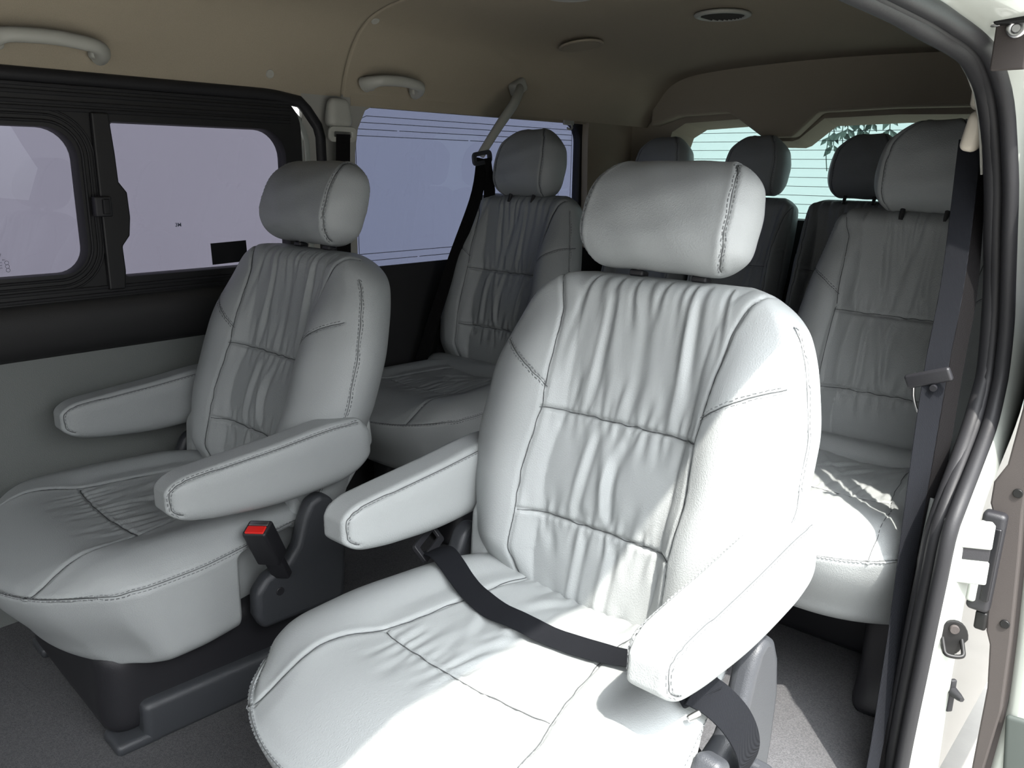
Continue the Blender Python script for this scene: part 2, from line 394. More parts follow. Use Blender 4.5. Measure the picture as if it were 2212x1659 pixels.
def cushion_mesh(step=.0034, seed=3, amp=1.0):
    hx, hy, hz = .290, .285, .105       # y from -.52 to +.05, top z = 0
    V, N, F = rbox_data((hx, hy, hz), (.034, .04, .036), (step, step, .007))
    V = V.copy(); V[:, 1] += -.235; V[:, 2] -= hz
    yf = V[:, 1]; t = (yf+.52)/.57      # 0 front .. 1 rear
    X = V[:, 0]; Xn = X/hx
    # plan outline: rounded front corners
    V[:, 0] = X*sint(yf, [-.52, -.47, -.41, -.34, -.27, -.15, -.02, .05], [.88, .99, 1.10, 1.155, 1.15, 1.07, .95, .90])
    bulge = .045*(1-np.abs(Xn)**2.6); V[:, 1] -= bulge*sstep(.35, 0, t) if False else bulge*(1-sstep(.0, .45, t))
    V[:, 1] += .035*(np.abs(Xn)**3)*(1-sstep(.0, .30, t))
    top = sstep(.1, .9, N[:, 2]); low = sstep(0, 1, -V[:, 2]/(2*hz))
    # waterfall front: lower part tucks back, lower sides tuck in slightly
    V[:, 1] += low**1.4*.085*(1-sstep(.0, .55, t)); V[:, 0] *= 1-.04*low
    V[:, 0] *= 1-.25*sstep(-.175, -.130, yf)*sstep(-.030, -.060, V[:, 2])
    V[:, 2] += low*.0
    # top crown: bolsters raised, centre dished, rear falls, front rolls down
    A = np.abs(Xn)
    V[:, 2] += top*(.018*gauss(A-.74, .17)*sstep(.05, .3, t)-.016*gauss(Xn, .5)*sstep(.35, .8, t))
    V[:, 2] -= .030*(1-sstep(.0, .25, t))*top+.018*sstep(.75, 1, t)*top
    V[:, 2] -= .006*sstep(.82, 1.0, A)*top*(1-sstep(.55, 1, t)*.3)
    # belly
    V[:, 2] += top*.006*np.sin(np.clip((yf+.30)/.30, 0, 1)*PI)*(1-sstep(.5, .6, A))
    V[:, 2] += top*.010*np.sin(np.clip((yf+.54)/.24, 0, 1)*PI)*(1-sstep(.55, .75, A))
    base = bvh_of(V, F); seams = []
    for sg in (-1, 1):
        q = smooth_path([(sg*.125, .03, 0), (sg*.135, -.12, 0), (sg*.160, -.27, 0), (sg*.190, -.36, 0), (sg*.198, -.43, 0), (sg*.205, -.50, 0), (sg*.210, -.545, 0)], 80)
        seams.append((snap_ray(base, q, (0, 0, -1)), .0050, .0030))
    seams.append((snap_ray(base, [(x, -.30-.012*(1-(x/.16)**2), 0) for x in np.linspace(-.165, .165, 50)], (0, 0, -1)), .0050, .0030))
    # perimeter seam around top edge
    per = []
    for u in np.linspace(0, 1, 160):
        if u < .36: y = .03-(u/.36)*.47; p = (-.36, y, -.016-.022*(1-u/.36)**2*0-.016*(u/.36)**4)
        elif u < .64: a = (u-.36)/.28; ang = PI+a*PI; p = (.33*math.cos(ang)*1.0, -.44+.17*math.sin(ang)*1.0, -.032)
        else: y = -.44+((u-.64)/.36)*.47; p = (.36, y, -.016-.016*((1-u)/.36)**4)
        per.append(p)
    per = snap_near(base, per); seams.append((per, .0034, .0028))
    Nn = normals(V, F); disp = np.zeros(len(V))
    for P, dep, sg in seams:
        d = polydist(V, P); disp -= dep*gauss(d, sg)
        disp += .0007*gauss(d-.010, .006)
    X = V[:, 0]; Y = V[:, 1]; m = top*(1-sstep(.13, .16, np.abs(X)))
    g = gathers(X, Y, -.306, 1, .16, 15, .0032*amp, seed, .15)+gathers(X, Y, -.306, -1, .12, 13, .0020*amp, seed+1, .15)
    g += gathers(X, Y, .02, -1, .12, 11, .0026*amp, seed+2, .13)
    r = np.random.default_rng(seed+5)
    for i in range(7):
        x0 = r.uniform(-.13, .13); y0 = r.uniform(-.22, -.05); an = r.uniform(-.7, .7); u = (X-x0)*math.cos(an)+(Y-y0)*math.sin(an); v = -(X-x0)*math.sin(an)+(Y-y0)*math.cos(an)
        g += amp*.003*gauss(u, .011)*gauss(v, .05)-amp*.0025*gauss(u-.016, .010)*gauss(v, .045)
    disp += m*g
    V = V+Nn*disp[:, None]
    return V, F, [per], [q[0] for q in seams]

def armrest_mesh():
    """front tip at y=-.29, rear at +.15 ; centre line z=0 ; half thickness .038"""
    V, N, F = rbox_data((.039, .22, .05), (.020, .046, .030), (.004, .006, .005))
    V = V.copy(); V[:, 1] -= .07
    t = (V[:, 1]+.29)/.44
    zt = sint(t, [0, .15, .5, .8, .93, 1], [.040, .046, .056, .066, .062, .045])
    zb = sint(t, [0, .06, .25, .55, .80, 1], [-.030, -.040, -.058, -.070, -.066, -.040])
    zz = V[:, 2]/.05; V[:, 2] = np.where(zz > 0, zz*zt, -zz*zb)
    V[:, 2] += (t-.3)*.018
    side = sstep(.4, 1, np.abs(N[:, 0])); V[:, 0] += np.sign(V[:, 0])*side*.003*np.sin(np.clip(t, 0, 1)*PI)
    base = bvh_of(V, F); paths = []
    for sg in (-1, 1):
        pts = []
        for u in np.linspace(.0, 1, 110):
            if u < .72: q = 1-u/.72; y = -.265+q*.385; z = np.interp(q, [0, .4, .8, 1], [.040, .052, .066, .070])+.008
            else: a = (u-.72)/.28*PI*.95; y = -.262-.036*math.sin(a); z = .005+.040*math.cos(a)
            pts.append((sg*.045, y, z))
        paths.append(snap_near(base, pts))
    Nn = normals(V, F); disp = np.zeros(len(V))
    for P in paths: disp -= .0026*gauss(polydist(V, P), .0026)-.0009*gauss(polydist(V, P)-.008, .004)
    return V+Nn*disp[:, None], F, paths, paths

def seam_shade_lines(bvh, paths, parent, r=.0008):  # thin dark tubes stand in for the shade down in the seam grooves
    for P in paths:
        V = []; F = []
        Q = snap_near(bvh, P)
        for _ in range(2): Q[1:-1] = .5*Q[1:-1]+.25*(Q[:-2]+Q[2:])
        Q = Q[np.r_[True, np.linalg.norm(np.diff(Q, axis=0), axis=1) > 1e-4]]; m = len(Q)
        for i in range(m):
            t = Q[min(i+1, m-1)]-Q[max(i-1, 0)]; t /= np.linalg.norm(t)+1e-12; n_ = np.array(bvh.find_nearest(Vector(Q[i]))[1]); s_ = np.cross(t, n_)
            c = Q[i]+n_*.0002
            for a in range(6): V.append(c+(s_*math.cos(a*PI/3)+n_*math.sin(a*PI/3))*r)
            if i: 
                b = len(V)-12
                for a in range(6): F.append((b+a, b+(a+1) % 6, b+6+(a+1) % 6, b+6+a))
        mesh_obj('seam', V, F, 'seam', parent)  # crease shade as a dark tube, not a piece of upholstery
def make_part(name, data, mat, parent, loc=(0, 0, 0), rot=(0, 0, 0), stitch=True, offs=(-.0045, .0045), keep=None):
    V, F, paths = data[:3]
    o = mesh_obj(name, V, F, mat, parent, loc=loc, rot=rot)
    if stitch and paths:
        b = bvh_of(V, F); P = [p[0] if isinstance(p, tuple) else p for p in paths]
        stitches('stitching', b, P, 'thread', o, offs=offs)
    if len(data) > 3: seam_shade_lines(bvh_of(V, F), data[3], o)
    return o
def copy_tree(o, parent=None):
    c = o.copy(); COL.objects.link(c)
    if parent: c.parent = parent
    for ch in [x for x in bpy.data.objects if x.parent == o]: copy_tree(ch, c)
    return c

REC = math.radians(15)
# ---- captain seat (the one nearest the open door is built, the other is its copy)
def build_captain(label):
    root = empty('captain_seat', (0, 0, 0), label=label, category='seat')
    make_part('seat_cushion', cushion_mesh(), 'leather', root, (0, 0, .525), (math.radians(2.0), 0, 0))
    bk = make_part('backrest', backrest_mesh(Wt=W_CAPTAIN), 'leather', root, (0, 0, .455), (-REC, 0, 0))
    Wt = ([0, .06, .2, .5, .75, .9, 1], [.84, .90, .97, 1.0, .96, .88, .76])
    hr = make_part('headrest', headrest_mesh(.161, .097, .112, Wt, seam_at=.975), 'leather', root, (0, 0, 0), (-REC, 0, 0))
    sv = np.array([0, math.sin(REC), math.cos(REC)]); nv = np.array([0, -math.cos(REC), math.sin(REC)])
    hr.location = tuple(np.array([0, 0, .455])+sv*.724+nv*(-.040)+np.array([-.014, 0, 0]))
    for sg in (-1, 1):
        a = np.array([sg*.062, 0, .455])+sv*.60-nv*.055; b = np.array([sg*.062, 0, .455])+sv*.66-nv*.050
        tube('headrest_post', [a, b], .006, 'metal', root)
        rbox('post_guide', (.014, .012, .006), .004, 'plastic', root, loc=tuple(np.array([sg*.062, 0, .455])+sv*.622-nv*.055), rot=(-REC, 0, 0))
    ar = armrest_mesh()
    for sg in (-1, 1):
        make_part('armrest', ar, 'leather', root, (-.305 if sg < 0 else .298, 0, .645), offs=(-.004, .004) if sg > 0 else (-.004,))
    # leather side flap low on the backrest, under each armrest
    for sg in (-1, 1):
        pts = [(-.02, .47), (.12, .52), (.20, .62), (.19, .70), (.05, .68), (-.01, .60)]
        f = prism('side_flap', [(y, z) for y, z in pts], sg*.215, sg*.262, 'x', 'leather', root, smooth=True); bevel(f, .012, 4, 30)
    # plastic side covers
    prof = [(-.125, .300), (-.140, .335), (-.138, .385), (-.112, .415), (-.065, .430), (-.040, .460), (-.022, .515), (-.005, .548), (.022, .560), (.050, .545), (.070, .505), (.082, .440), (.078, .360), (.070, .300)]
    for sg in (-1, 1):
        c = prism('side_cover', prof, sg*.280, sg*.318, 'x', 'greyplastic', root, smooth=True); bevel(c, .014, 5, 30)
        disc('cover_screw', .009, .004, 'plastic', c, loc=(sg*.3185, -.085, .375), rot=(0, PI/2, 0), n=16)
    # base: upper carcass, side rails with feet
    base = rbox('seat_base', (.245, .230, .100), .045, 'plastic', root, loc=(0, -.19, .236), step=(.02, .02, .012))
    for sg in (-1, 1):
        def rail(V, sg=sg):
            V = V.copy(); low = np.clip((.0-V[:, 2])/.08, 0, 1); V[:, 1] -= np.where(V[:, 1] < -.15, low*.035, 0); V[:, 0] += sg*low*.012; return V
        rbox('seat_rail_cover', (.035, .200, .045), .016, 'greyplastic', root, loc=(sg*.235, -.160, .166))
        rbox('rail_foot', (.040, .045, .013), .011, 'greyplastic', root, loc=(sg*.229, -.370, .134))
    for sg, y, z in ((1, -.10, .30), (-1, -.10, .30)):
        disc('base_bolt', .008, .006, 'darkmetal', root, loc=(sg*.234, y, z), rot=(0, PI/2, 0), n=14)
    return root
seatB = build_captain('light grey leather captain seat nearest the open door, half in sunlight')
seatB.location = (-.748, 1.05, 0)
seatA = copy_tree(seatB)
tag(seatA, label='shaded grey leather captain seat with red buckle, beside the sliding side window')
seatA.location = (-1.690, .965, -.005); seatA.rotation_euler = (0, 0, math.radians(-4))
bpy.context.view_layer.update()

# buckle on seat A
for ch in bpy.data.objects:
    if ch.parent == seatA and ch.name.split('.')[0] in ('backrest', 'headrest', 'headrest_post', 'post_guide'): ch.location.x += .025
    if ch.parent == seatA and ch.name.startswith('armrest') and ch.location.x > 0: ch.location.x = .326; ch.location.y = -.022
bk = rbox('belt_buckle', (.026, .020, .046), .006, 'plastic', seatA, loc=(.335, -.120, .500), rot=(.42, -.10, .55))
rbox('buckle_stalk', (.020, .010, .035), .005, 'plastic', bk, loc=(0, .002, -.066))
rb = rbox('release_button', (.0205, .0095, .004), .0025, 'red', bk, loc=(.001, -.0075, .0445)); rb['label'] = 'red release button'
sl = rbox('tongue_slot', (.0205, .0050, .003), .001, 'metal', bk, loc=(.001, .009, .0445)); sl['label'] = 'steel edged slot'
# recline lever and belt slot housing on seat B
lv = rbox('recline_lever', (.020, .022, .070), .012, 'greyplastic', seatB, loc=(.338, -.215, .430), rot=(-.50, .10, 0))
lv['label'] = 'grey recline lever'
ringo, ringi = rrect(-.036, .036, -.060, .060, .016), rrect(-.014, .014, -.036, .036, .004)
Vh, Fh = ring_data(ringo, ringi, .0, -.20, .004)
hh = mesh_obj('belt_slot_housing', Vh, Fh, 'greyplastic', seatB, loc=(.314, -.035, .352), sharp=40)
bevel(hh, .006, 3, 50)

# ---- lap belt lying over seat B
lap = empty('lap_belt', (-.755, 1.05, .52), label='black lap belt lying loose across the sunlit captain seat', category='seat belt')
def W2L(p): return (np.array(p)-np.array([-.755, 1.05, .52])).tolist()
cu_ob = [o for o in bpy.data.objects if o.parent == seatB and o.name.startswith('seat_cushion')][0]
cme = cu_ob.data; cb_ = BVHTree.FromPolygons([v.co for v in cme.vertices], [tuple(p.vertices) for p in cme.polygons])
def on_cushion(x, y):
    zs = []
    for dx, dy in ((0, 0), (0, .024), (0, -.024), (.01, .012), (-.01, -.012)):
        h = cb_.ray_cast(Vector((x+dx, y+dy, .3)), Vector((0, 0, -1)))
        if h[0] is not None: zs.append(h[0].z)
    return .525+max(zs)+y*math.sin(math.radians(2.0)) if zs else .50
Pr = smooth_path([(-.298, -.080, 0), (-.214, -.108, 0), (-.131, -.136, 0), (-.068, -.148, 0), (0, -.148, 0), (.06, -.144, 0), (.115, -.138, 0), (.165, -.132, 0), (.215, -.12, 0), (.262, -.10, 0)], 60)
P = []
zz_ = np.array([on_cushion(x, y) for x, y, _ in Pr]); zz_ = np.convolve(np.pad(zz_, 3, mode='edge'), np.ones(7)/7, 'valid')
for i, (x, y, _) in enumerate(Pr):
    u = i/59; wav = .005*max(0, math.sin(u*15))*(1-u)
    P.append((x-.748, y+1.05, zz_[i]+.006+wav+.018*max(0, 1-u*7)))
P = np.array(P); Wd = [(.28*(1-i/59), 1, .02+.10*math.sin(i*.33)*(1-i/59)) for i in range(60)]
ribbon('webbing', [W2L(p) for p in P], Wd, .050, 'web', lap)
Vp, Fp = ring_data(rrect(-.038, .038, -.020, .020, .006), rrect(-.029, .029, -.007, .009, .002), .0, -.008, .002)
ax_ = Vector((.40, -.90, -.10)).normalized(); ay_ = Vector((-.55, -.20, .80)); ay_ = (ay_-ax_*ay_.dot(ax_)).normalized(); az_ = ax_.cross(ay_)
Vp = [(ax_*v[0]*1.15+ay_*v[1]+az_*v[2]) for v in Vp]
pl = mesh_obj('end_plate', Vp, Fp, 'plastic', lap, loc=W2L((P[0][0]-.008, P[0][1], P[0][2]+.010)), sharp=40); bevel(pl, .002, 2)
P = [(-.448, .885, .562), (-.430, .912, .538), (-.412, .940, .500), (-.404, .965, .455), (-.408, .985, .410), (-.430, 1.005, .350)]
ribbon('webbing_tail', [W2L(p) for p in P], [(.35, .75, .55), (.3, .8, .5), (.3, .85, .4), (.2, .9, .3), (.1, 1, .15), (0, 1, 0)], .050, 'web', lap, n=60)
rbox('adjuster', (.009, .030, .007), .004, 'web', lap, loc=W2L((-.448, .900, .548)), rot=(.5, .55, -.35))
rbox('adjuster_bar', (.004, .010, .006), .003, 'metal', lap, loc=W2L((-.440, .872, .530)), rot=(.5, .55, -.35))

# ---- rear seats
def build_rear(label, name='passenger_seat', roll=True):
    root = empty(name, (0, 0, 0), label=label, category='seat')
    make_part('seat_cushion', cushion_mesh(step=.005, seed=11), 'leather', root, (0, 0, .575), (math.radians(1.5), 0, 0), offs=(-.0045, .0045))
    make_part('backrest', backrest_mesh(Wt=W_REAR, step=.0042, seed=21, L=.635, long_folds=7, amp=.9), 'leather', root, (0, .03, .525), (-REC*.75, 0, 0), offs=(.0045,))
    Wt = ([0, .08, .25, .5, .7, .85, .95, 1], [.84, .93, .99, 1.0, .92, .76, .56, .42])
    make_part('headrest', headrest_mesh(.128, .112, .115, Wt, seam_at=.80), 'leather', root, (0, .03+.745*math.sin(REC*.75)+.035, .525+.745*math.cos(REC*.75)-.018), (-REC*.75, 0, 0), offs=(.004,))
    for sg in (-1, 1):
        tube('headrest_post', [(sg*.05, .16, 1.11), (sg*.05, .185, 1.17)], .006, 'plastic', root)
    rbox('cushion_roll', (.262, .045, .040), (.03, .04, .038), 'leather', root, loc=(0, .000, .553), step=(.02, .008, .008))
    rbox('seat_base', (.245, .13, .115), .03, 'plastic', root, loc=(0, -.03, .236))
    for sg in (-1, 1): rbox('seat_leg', (.040, .10, .112), .030, 'plastic', root, loc=(sg*.165, -.235, .233), step=.012, fn=lambda V: V+np.stack([0*V[:, 0], -.05*np.clip(-V[:, 2]/.112, 0, 1)**2*(V[:, 1] < 0), 0*V[:, 0]], 1))
    return root
seatD = build_rear('dim grey leather rear seat behind the two hanging seat belts at the right')
seatD.location = (-.600, 2.0, 0)
seatC = copy_tree(seatD); tag(seatC, label='dark passenger seat by the far rear side window'); seatC.location = (-1.840, 1.97, .0)
for s_ in (seatC, seatD):
    for ch in bpy.data.objects:
        if ch.parent == s_ and ch.name.startswith('seat_cushion'): ch.scale = (.83, 1, 1)
        if ch.parent == s_ and ch.name.startswith('backrest'): ch.scale = (.95, 1, 1)
bench_back = backrest_mesh(Wt=([0, .03, .08, .2, .35, .5, .58, .605, .62], [.165, .185, .196, .200, .201, .200, .194, .176, .155]), step=.006, seed=31, L=.62, long_folds=5, amp=.8)
bench_mesh = mesh_obj('bench_backrest', bench_back[0], bench_back[1], 'leather').data; bpy.data.objects.remove(bpy.data.objects['bench_backrest'])
for x, lab in ((-1.855, 'leftmost of the three back row seats under the rear window'), (-1.450, 'middle back row seat, headrest under the trapezoid trim notch'), (-1.045, 'rightmost visible back row seat, headrest behind the right rear seat')):
    c = copy_tree(seatD); c.location = (x, 2.83, .005); tag(c, label=lab, group='back row seats'); c.name = 'bench_seat'
    for ch in [o for o in bpy.data.objects if o.parent == c]:
        n = ch.name.split('.')[0]
        if n == 'backrest':
            ch.data = bench_mesh
            for q in [o for o in bpy.data.objects if o.parent == ch]: bpy.data.objects.remove(q)
            seam_shade_lines(bvh_of(bench_back[0], bench_back[1]), bench_back[3][:4], ch)
        if n in ('seat_cushion', 'cushion_roll', 'seat_base'): ch.scale = ({'seat_cushion': .58}.get(n, .70), 1, 1)
        if n == 'headrest': ch.scale = (.95, 1, 1)
        if n == 'seat_leg': ch.location.x *= .65

# ------------------------------------------------------------------ cabin shell
WX = -2.12
def structure(o): o['kind'] = 'structure'; return o
# floor
V = []; F = []
fl = prism('floor', [(-2.13, -1.3), (-.33, -1.3), (-.33, 3.3), (-2.13, 3.3)], .0, .12, 'z', 'carpet'); structure(fl)
# ceiling / headliner
prof = [(-2.118, 1.408), (-2.110, 1.45), (-2.092, 1.50), (-2.070, 1.54), (-2.035, 1.585), (-1.99, 1.618), (-1.93, 1.640), (-1.85, 1.655), (-1.7, 1.668), (-1.5, 1.678), (-1.2, 1.684), (-.9, 1.678), (-.7, 1.665), (-.58, 1.645), (-.49, 1.610), (-.43, 1.555), (-.405, 1.50), (-.395, 1.45), (-.392, 1.418)]
prof = smooth_path([(a, 0, b) for a, b in prof], 60)[:, [0, 2]]
ys = np.unique(np.concatenate([np.linspace(-1.3, 3.16, 60), [1.618, 1.6262, 1.6275, 1.6325, 1.6338, 1.642]]))
V = []; F = []; n = len(prof)
cen = np.array([-1.2, 1.2])
for th in (0, 1):
    for y in ys:
        k = float(sstep(2.3, 3.16, np.array(y)))
        for p in prof:
            q = np.array(p); up = (q[1]-1.40)/.284
            q[1] -= k*(.012+.062*up); q[0] = q[0]+(-1.2-q[0])*(.165*k if q[0] < -1.2 else .02*k)*np.clip(up+.6, 0, 1)
            if abs(y-1.630) < .0030: q = q+(q-cen)/np.linalg.norm(q-cen)*.030
            if th: q = q+(q-cen)/np.linalg.norm(q-cen)*.05
            V.append((q[0], y, q[1]))
m = len(ys)
for th in (0, 1):
    for j in range(m-1):
        for i in range(n-1):
            a = th*m*n+j*n+i; f = (a, a+1, a+n+1, a+n); F.append(f[::-1] if th else f)
structure(mesh_obj('ceiling', V, F, 'liner'))
structure(prism('front_light_block', [(-2.2, -.1), (-.30, -.1), (-.30, 1.02), (-2.2, 1.02)], -1.36, -1.30, 'y', 'paneldark'))  # unseen blocker added across the front to cut light entering the cabin
# left wall lower panel, ledge, upper parts
w = prism('wall_left', [(-1.3, .0), (3.3, .0), (3.3, .80), (-1.3, .80)], -2.17, -2.125, 'x', 'panel'); structure(w)
lo = prism('trim_1', [(1.50, .05), (3.28, .05), (3.28, .905), (1.50, .905)], -2.126, -2.118, 'x', 'paneldark'); structure(lo)
# charcoal ledge along the side door
pz = [(.765, -2.122), (.775, -2.108), (.80, -2.098), (.84, -2.092), (.865, -2.094), (.885, -2.102), (.897, -2.112), (.905, -2.135), (.765, -2.135)]
led = prism('trim_2', [(x, z) for z, x in pz], -1.3, 1.50, 'y', 'paneldark', smooth=True); structure(led)
# ---- sliding side window set in the left door
w1 = empty('window_1', (WX, .5, 1.12)); structure(w1)
def toL(V, o): V = np.asarray(V, float); return V-np.array(o.location)
def ringw(name, outer, inner, x0, x1, mat, parent, bv=.004):
    Vv, Ff = ring_data(outer, inner, x0, x1, bv)
    return mesh_obj(name, toL([(v[2], v[0], v[1]) for v in Vv], parent), Ff, mat, parent, sharp=35)
ringw('window_frame', rrect(.885, 1.475, .895, 1.405, (.004, .004, .085, .004)), rrect(.934, 1.418, .945, 1.314, (.012, .02, .075, .010)), WX+.008, WX-.03, 'frame', w1)
ringw('window_frame', rrect(-.35, .885, .895, 1.405, .004), rrect(-.1, .846, .962, 1.297, (.06, .060, .070, .06)), WX+.008, WX-.03, 'frame', w1)
# raised gaskets round the front pane
for d, r_ in ((.014, .0035), (.028, .0028), (.040, .0025)):
    pts = rrect(-.1-d, .846+d, .962-d, 1.297+d, .065+d, 10); pts = [q for q in pts]+[pts[0]]
    tube('gasket', toL([(WX+.010, a, b) for a, b in pts], w1), r_, 'rubber', w1, n=8, up=(1, 0, 0))
for z in (1.338, 1.352, 1.372, 1.388):
    rbox('window_channel', (.004, .90, .0045), .002, 'rubber', w1, loc=toL([(WX+.010, .54, z)], w1)[0])
for z in (.905, .922):
    rbox('window_channel', (.004, .92, .004), .002, 'rubber', w1, loc=toL([(WX+.010, .55, z)], w1)[0])
# upright meeting rail with finger pull and latch
pr = [(.885, .915), (.925, .915), (.930, .96), (.928, 1.02), (.948, 1.045), (.954, 1.09), (.952, 1.15), (.934, 1.175), (.932, 1.24), (.926, 1.335), (.885, 1.335)]
pm = prism('meeting_rail', [tuple(toL([(0, a, b)], w1)[0][1:]) for a, b in pr], .006, .022, 'x', 'frame', w1); bevel(pm, .004, 2)
lt = rbox('window_latch', (.012, .020, .024), .004, 'plastic', w1, loc=toL([(WX+.026, .885, 1.118)], w1)[0])
rbox('latch_tab', (.006, .008, .018), .003, 'rubber', lt, loc=(.014, .004, 0))
mesh_obj('window_pane', toL([(WX-.012, .90, .93), (WX-.012, 1.45, .93), (WX-.012, 1.45, 1.33), (WX-.012, .90, 1.33)], w1), [(0, 1, 2, 3)], 'tint_lavender', w1, smooth=False)
mesh_obj('window_pane', toL([(WX-.018, -.13, .93), (WX-.018, .88, .93), (WX-.018, .88, 1.33), (WX-.018, -.13, 1.33)], w1), [(0, 1, 2, 3)], 'tint_lavender', w1, smooth=False)
# printing seen mirrored on the glass
def text(s, size, loc, mat, parent=None, rot=(PI/2, 0, -PI/2), ext=.0002, align='RIGHT', bold=0):
    cu = bpy.data.curves.new('lettering', 'FONT'); cu.body = s; cu.size = size; cu.extrude = ext; cu.offset = bold; cu.align_x = align
    cu.materials.append(M[mat]); o = bpy.data.objects.new('lettering', cu); COL.objects.link(o)
    if parent: o.parent = parent; o.location = toL([loc], parent)[0]
    else: o.location = loc
    o.rotation_euler = rot; return o
# rot -90deg about z: text x axis runs toward -y, so from inside (looking -x) it reads mirrored
text('TOYOTA', .0072, (WX-.010, .6645, 1.0115), 'print', w1, bold=.0002, align='LEFT')
for i, (s_, dy) in enumerate([('43R', .008), ('M-508', .0), ('AS3', 0), ('DOT', 0)]):
    text(s_, .0042, (WX-.010, .6635+dy, 1.001-.006*i), 'print', w1, align='LEFT')
for k in range(3): torus('print_ring', .0042, .00045, 'print', w1, loc=toL([(WX-.010, .6735+.0005*k, .9955-.0085*k)], w1)[0], rot=(0, PI/2, 0), n=20, m=4)
text('3M', .0135, (WX-.010, 1.083, 1.060), 'line', w1, rot=(PI/2, 0, PI/2), align='LEFT', bold=.0003)
st = rbox('window_sticker', (.0008, .054, .029), .0007, 'sticker', loc=(WX-.004, 1.230, .984), rot=(.03, 0, 0))
tag(st, label='black rectangular sticker low on the sliding side window', category='sticker')
# white door edge strip and black opening seal behind it
sp = smooth_path([(WX-.004, 1.37, 1.392), (WX-.004, 1.430, 1.380), (WX-.004, 1.472, 1.345), (WX-.004, 1.493, 1.30), (WX-.004, 1.498, 1.24), (WX-.004, 1.498, .90)], 40)
structure(tube('trim_3', sp, .017, 'paint', n=12, flat=.55, up=(1, 0, 0), rfun=lambda t: .25+.75*min(1, t*4)))
sp = smooth_path([(WX+.004, -1.2, 1.408), (WX+.004, 1.0, 1.408), (WX+.004, 1.42, 1.404), (WX+.004, 1.50, 1.375), (WX+.004, 1.538, 1.325), (WX+.004, 1.545, 1.26), (WX+.004, 1.545, .90)], 60)
structure(tube('trim_4', sp, .017, 'rubber', n=12, flat=.8, up=(1, 0, 0)))
# pillar garnish between the two side windows
pp = prism('trim_5', [(1.485, .90), (1.668, .90), (1.672, 1.26), (1.685, 1.33), (1.715, 1.385), (1.77, 1.412), (1.77, 1.425), (1.485, 1.425), (1.40, 1.39), (1.50, 1.38), (1.53, 1.34), (1.54, 1.28), (1.54, .9)][:8], WX-.010, WX+.004, 'x', 'pillar'); structure(pp)
# ---- quarter window
w2 = empty('window_2', (WX, 2.26, 1.15)); structure(w2)
ringw('window_frame', rrect(1.60, 3.24, .80, 1.44, .004), rrect(1.682, 2.835, .898, 1.398, (.03, .02, .075, .09)), WX-.012, WX-.045, 'frame', w2)
structure(prism('trim_6', [(1.66, 1.396), (3.2, 1.396), (3.2, 1.45), (1.66, 1.45)], WX-.014, WX+.006, 'x', 'liner'))
structure(prism('trim_7', [(2.86, .90), (3.28, .90), (3.28, 1.44), (2.85, 1.44), (2.846, 1.34)], WX-.01, WX+.02, 'x', 'liner'))
structure(prism('trim_8', [(1.5, .80), (3.2, .80), (3.2, .898), (1.5, .898)], WX-.012, WX+.003, 'x', 'paneldark'))
mesh_obj('window_pane', toL([(WX-.030, 1.62, .82), (WX-.030, 2.92, .82), (WX-.030, 2.92, 1.43), (WX-.030, 1.62, 1.43)], w2), [(0, 1, 2, 3)], 'tint_blue', w2, smooth=False)
# antenna / heater print lines
Vl = []; Fl = []
def linebox(y0, z0, y1, z1, t=.0011, x=WX-.027):
    k = len(Vl); d = np.array([y1-y0, z1-z0]); d /= np.linalg.norm(d); nn = np.array([-d[1], d[0]])*t
    for (a, b) in ((y0-nn[0], z0-nn[1]), (y1-nn[0], z1-nn[1]), (y1+nn[0], z1+nn[1]), (y0+nn[0], z0+nn[1])): Vl.append((x, a, b))
    for (a, b) in ((y0-nn[0], z0-nn[1]), (y1-nn[0], z1-nn[1]), (y1+nn[0], z1+nn[1]), (y0+nn[0], z0+nn[1])): Vl.append((x-.0006, a, b))
    Fl.extend([(k, k+1, k+2, k+3), (k+7, k+6, k+5, k+4), (k, k+4, k+5, k+1), (k+2, k+6, k+7, k+3)])
for z, y0, y1 in ((1.372, 1.745, 2.80), (1.352, 1.70, 2.80), (1.332, 1.70, 1.87), (1.332, 1.88, 2.80), (1.312, 1.70, 2.20), (1.312, 2.21, 2.80), (.945, 1.70, 2.80), (.922, 1.70, 1.95), (.922, 1.96, 2.80)): linebox(y0, z, y1, z)
for a, b in (((1.70, 1.33), (1.715, 1.36)), ((1.715, 1.36), (1.745, 1.372)), ((1.70, 1.33), (1.70, .945)), ((2.80, 1.372), (2.80, .945))): linebox(*a, *b)
for y in (2.68, 2.70, 2.72): linebox(y, 1.29, y, .97, .0006)
mesh_obj('heater_lines', toL(Vl, w2), Fl, 'line', w2, smooth=False)

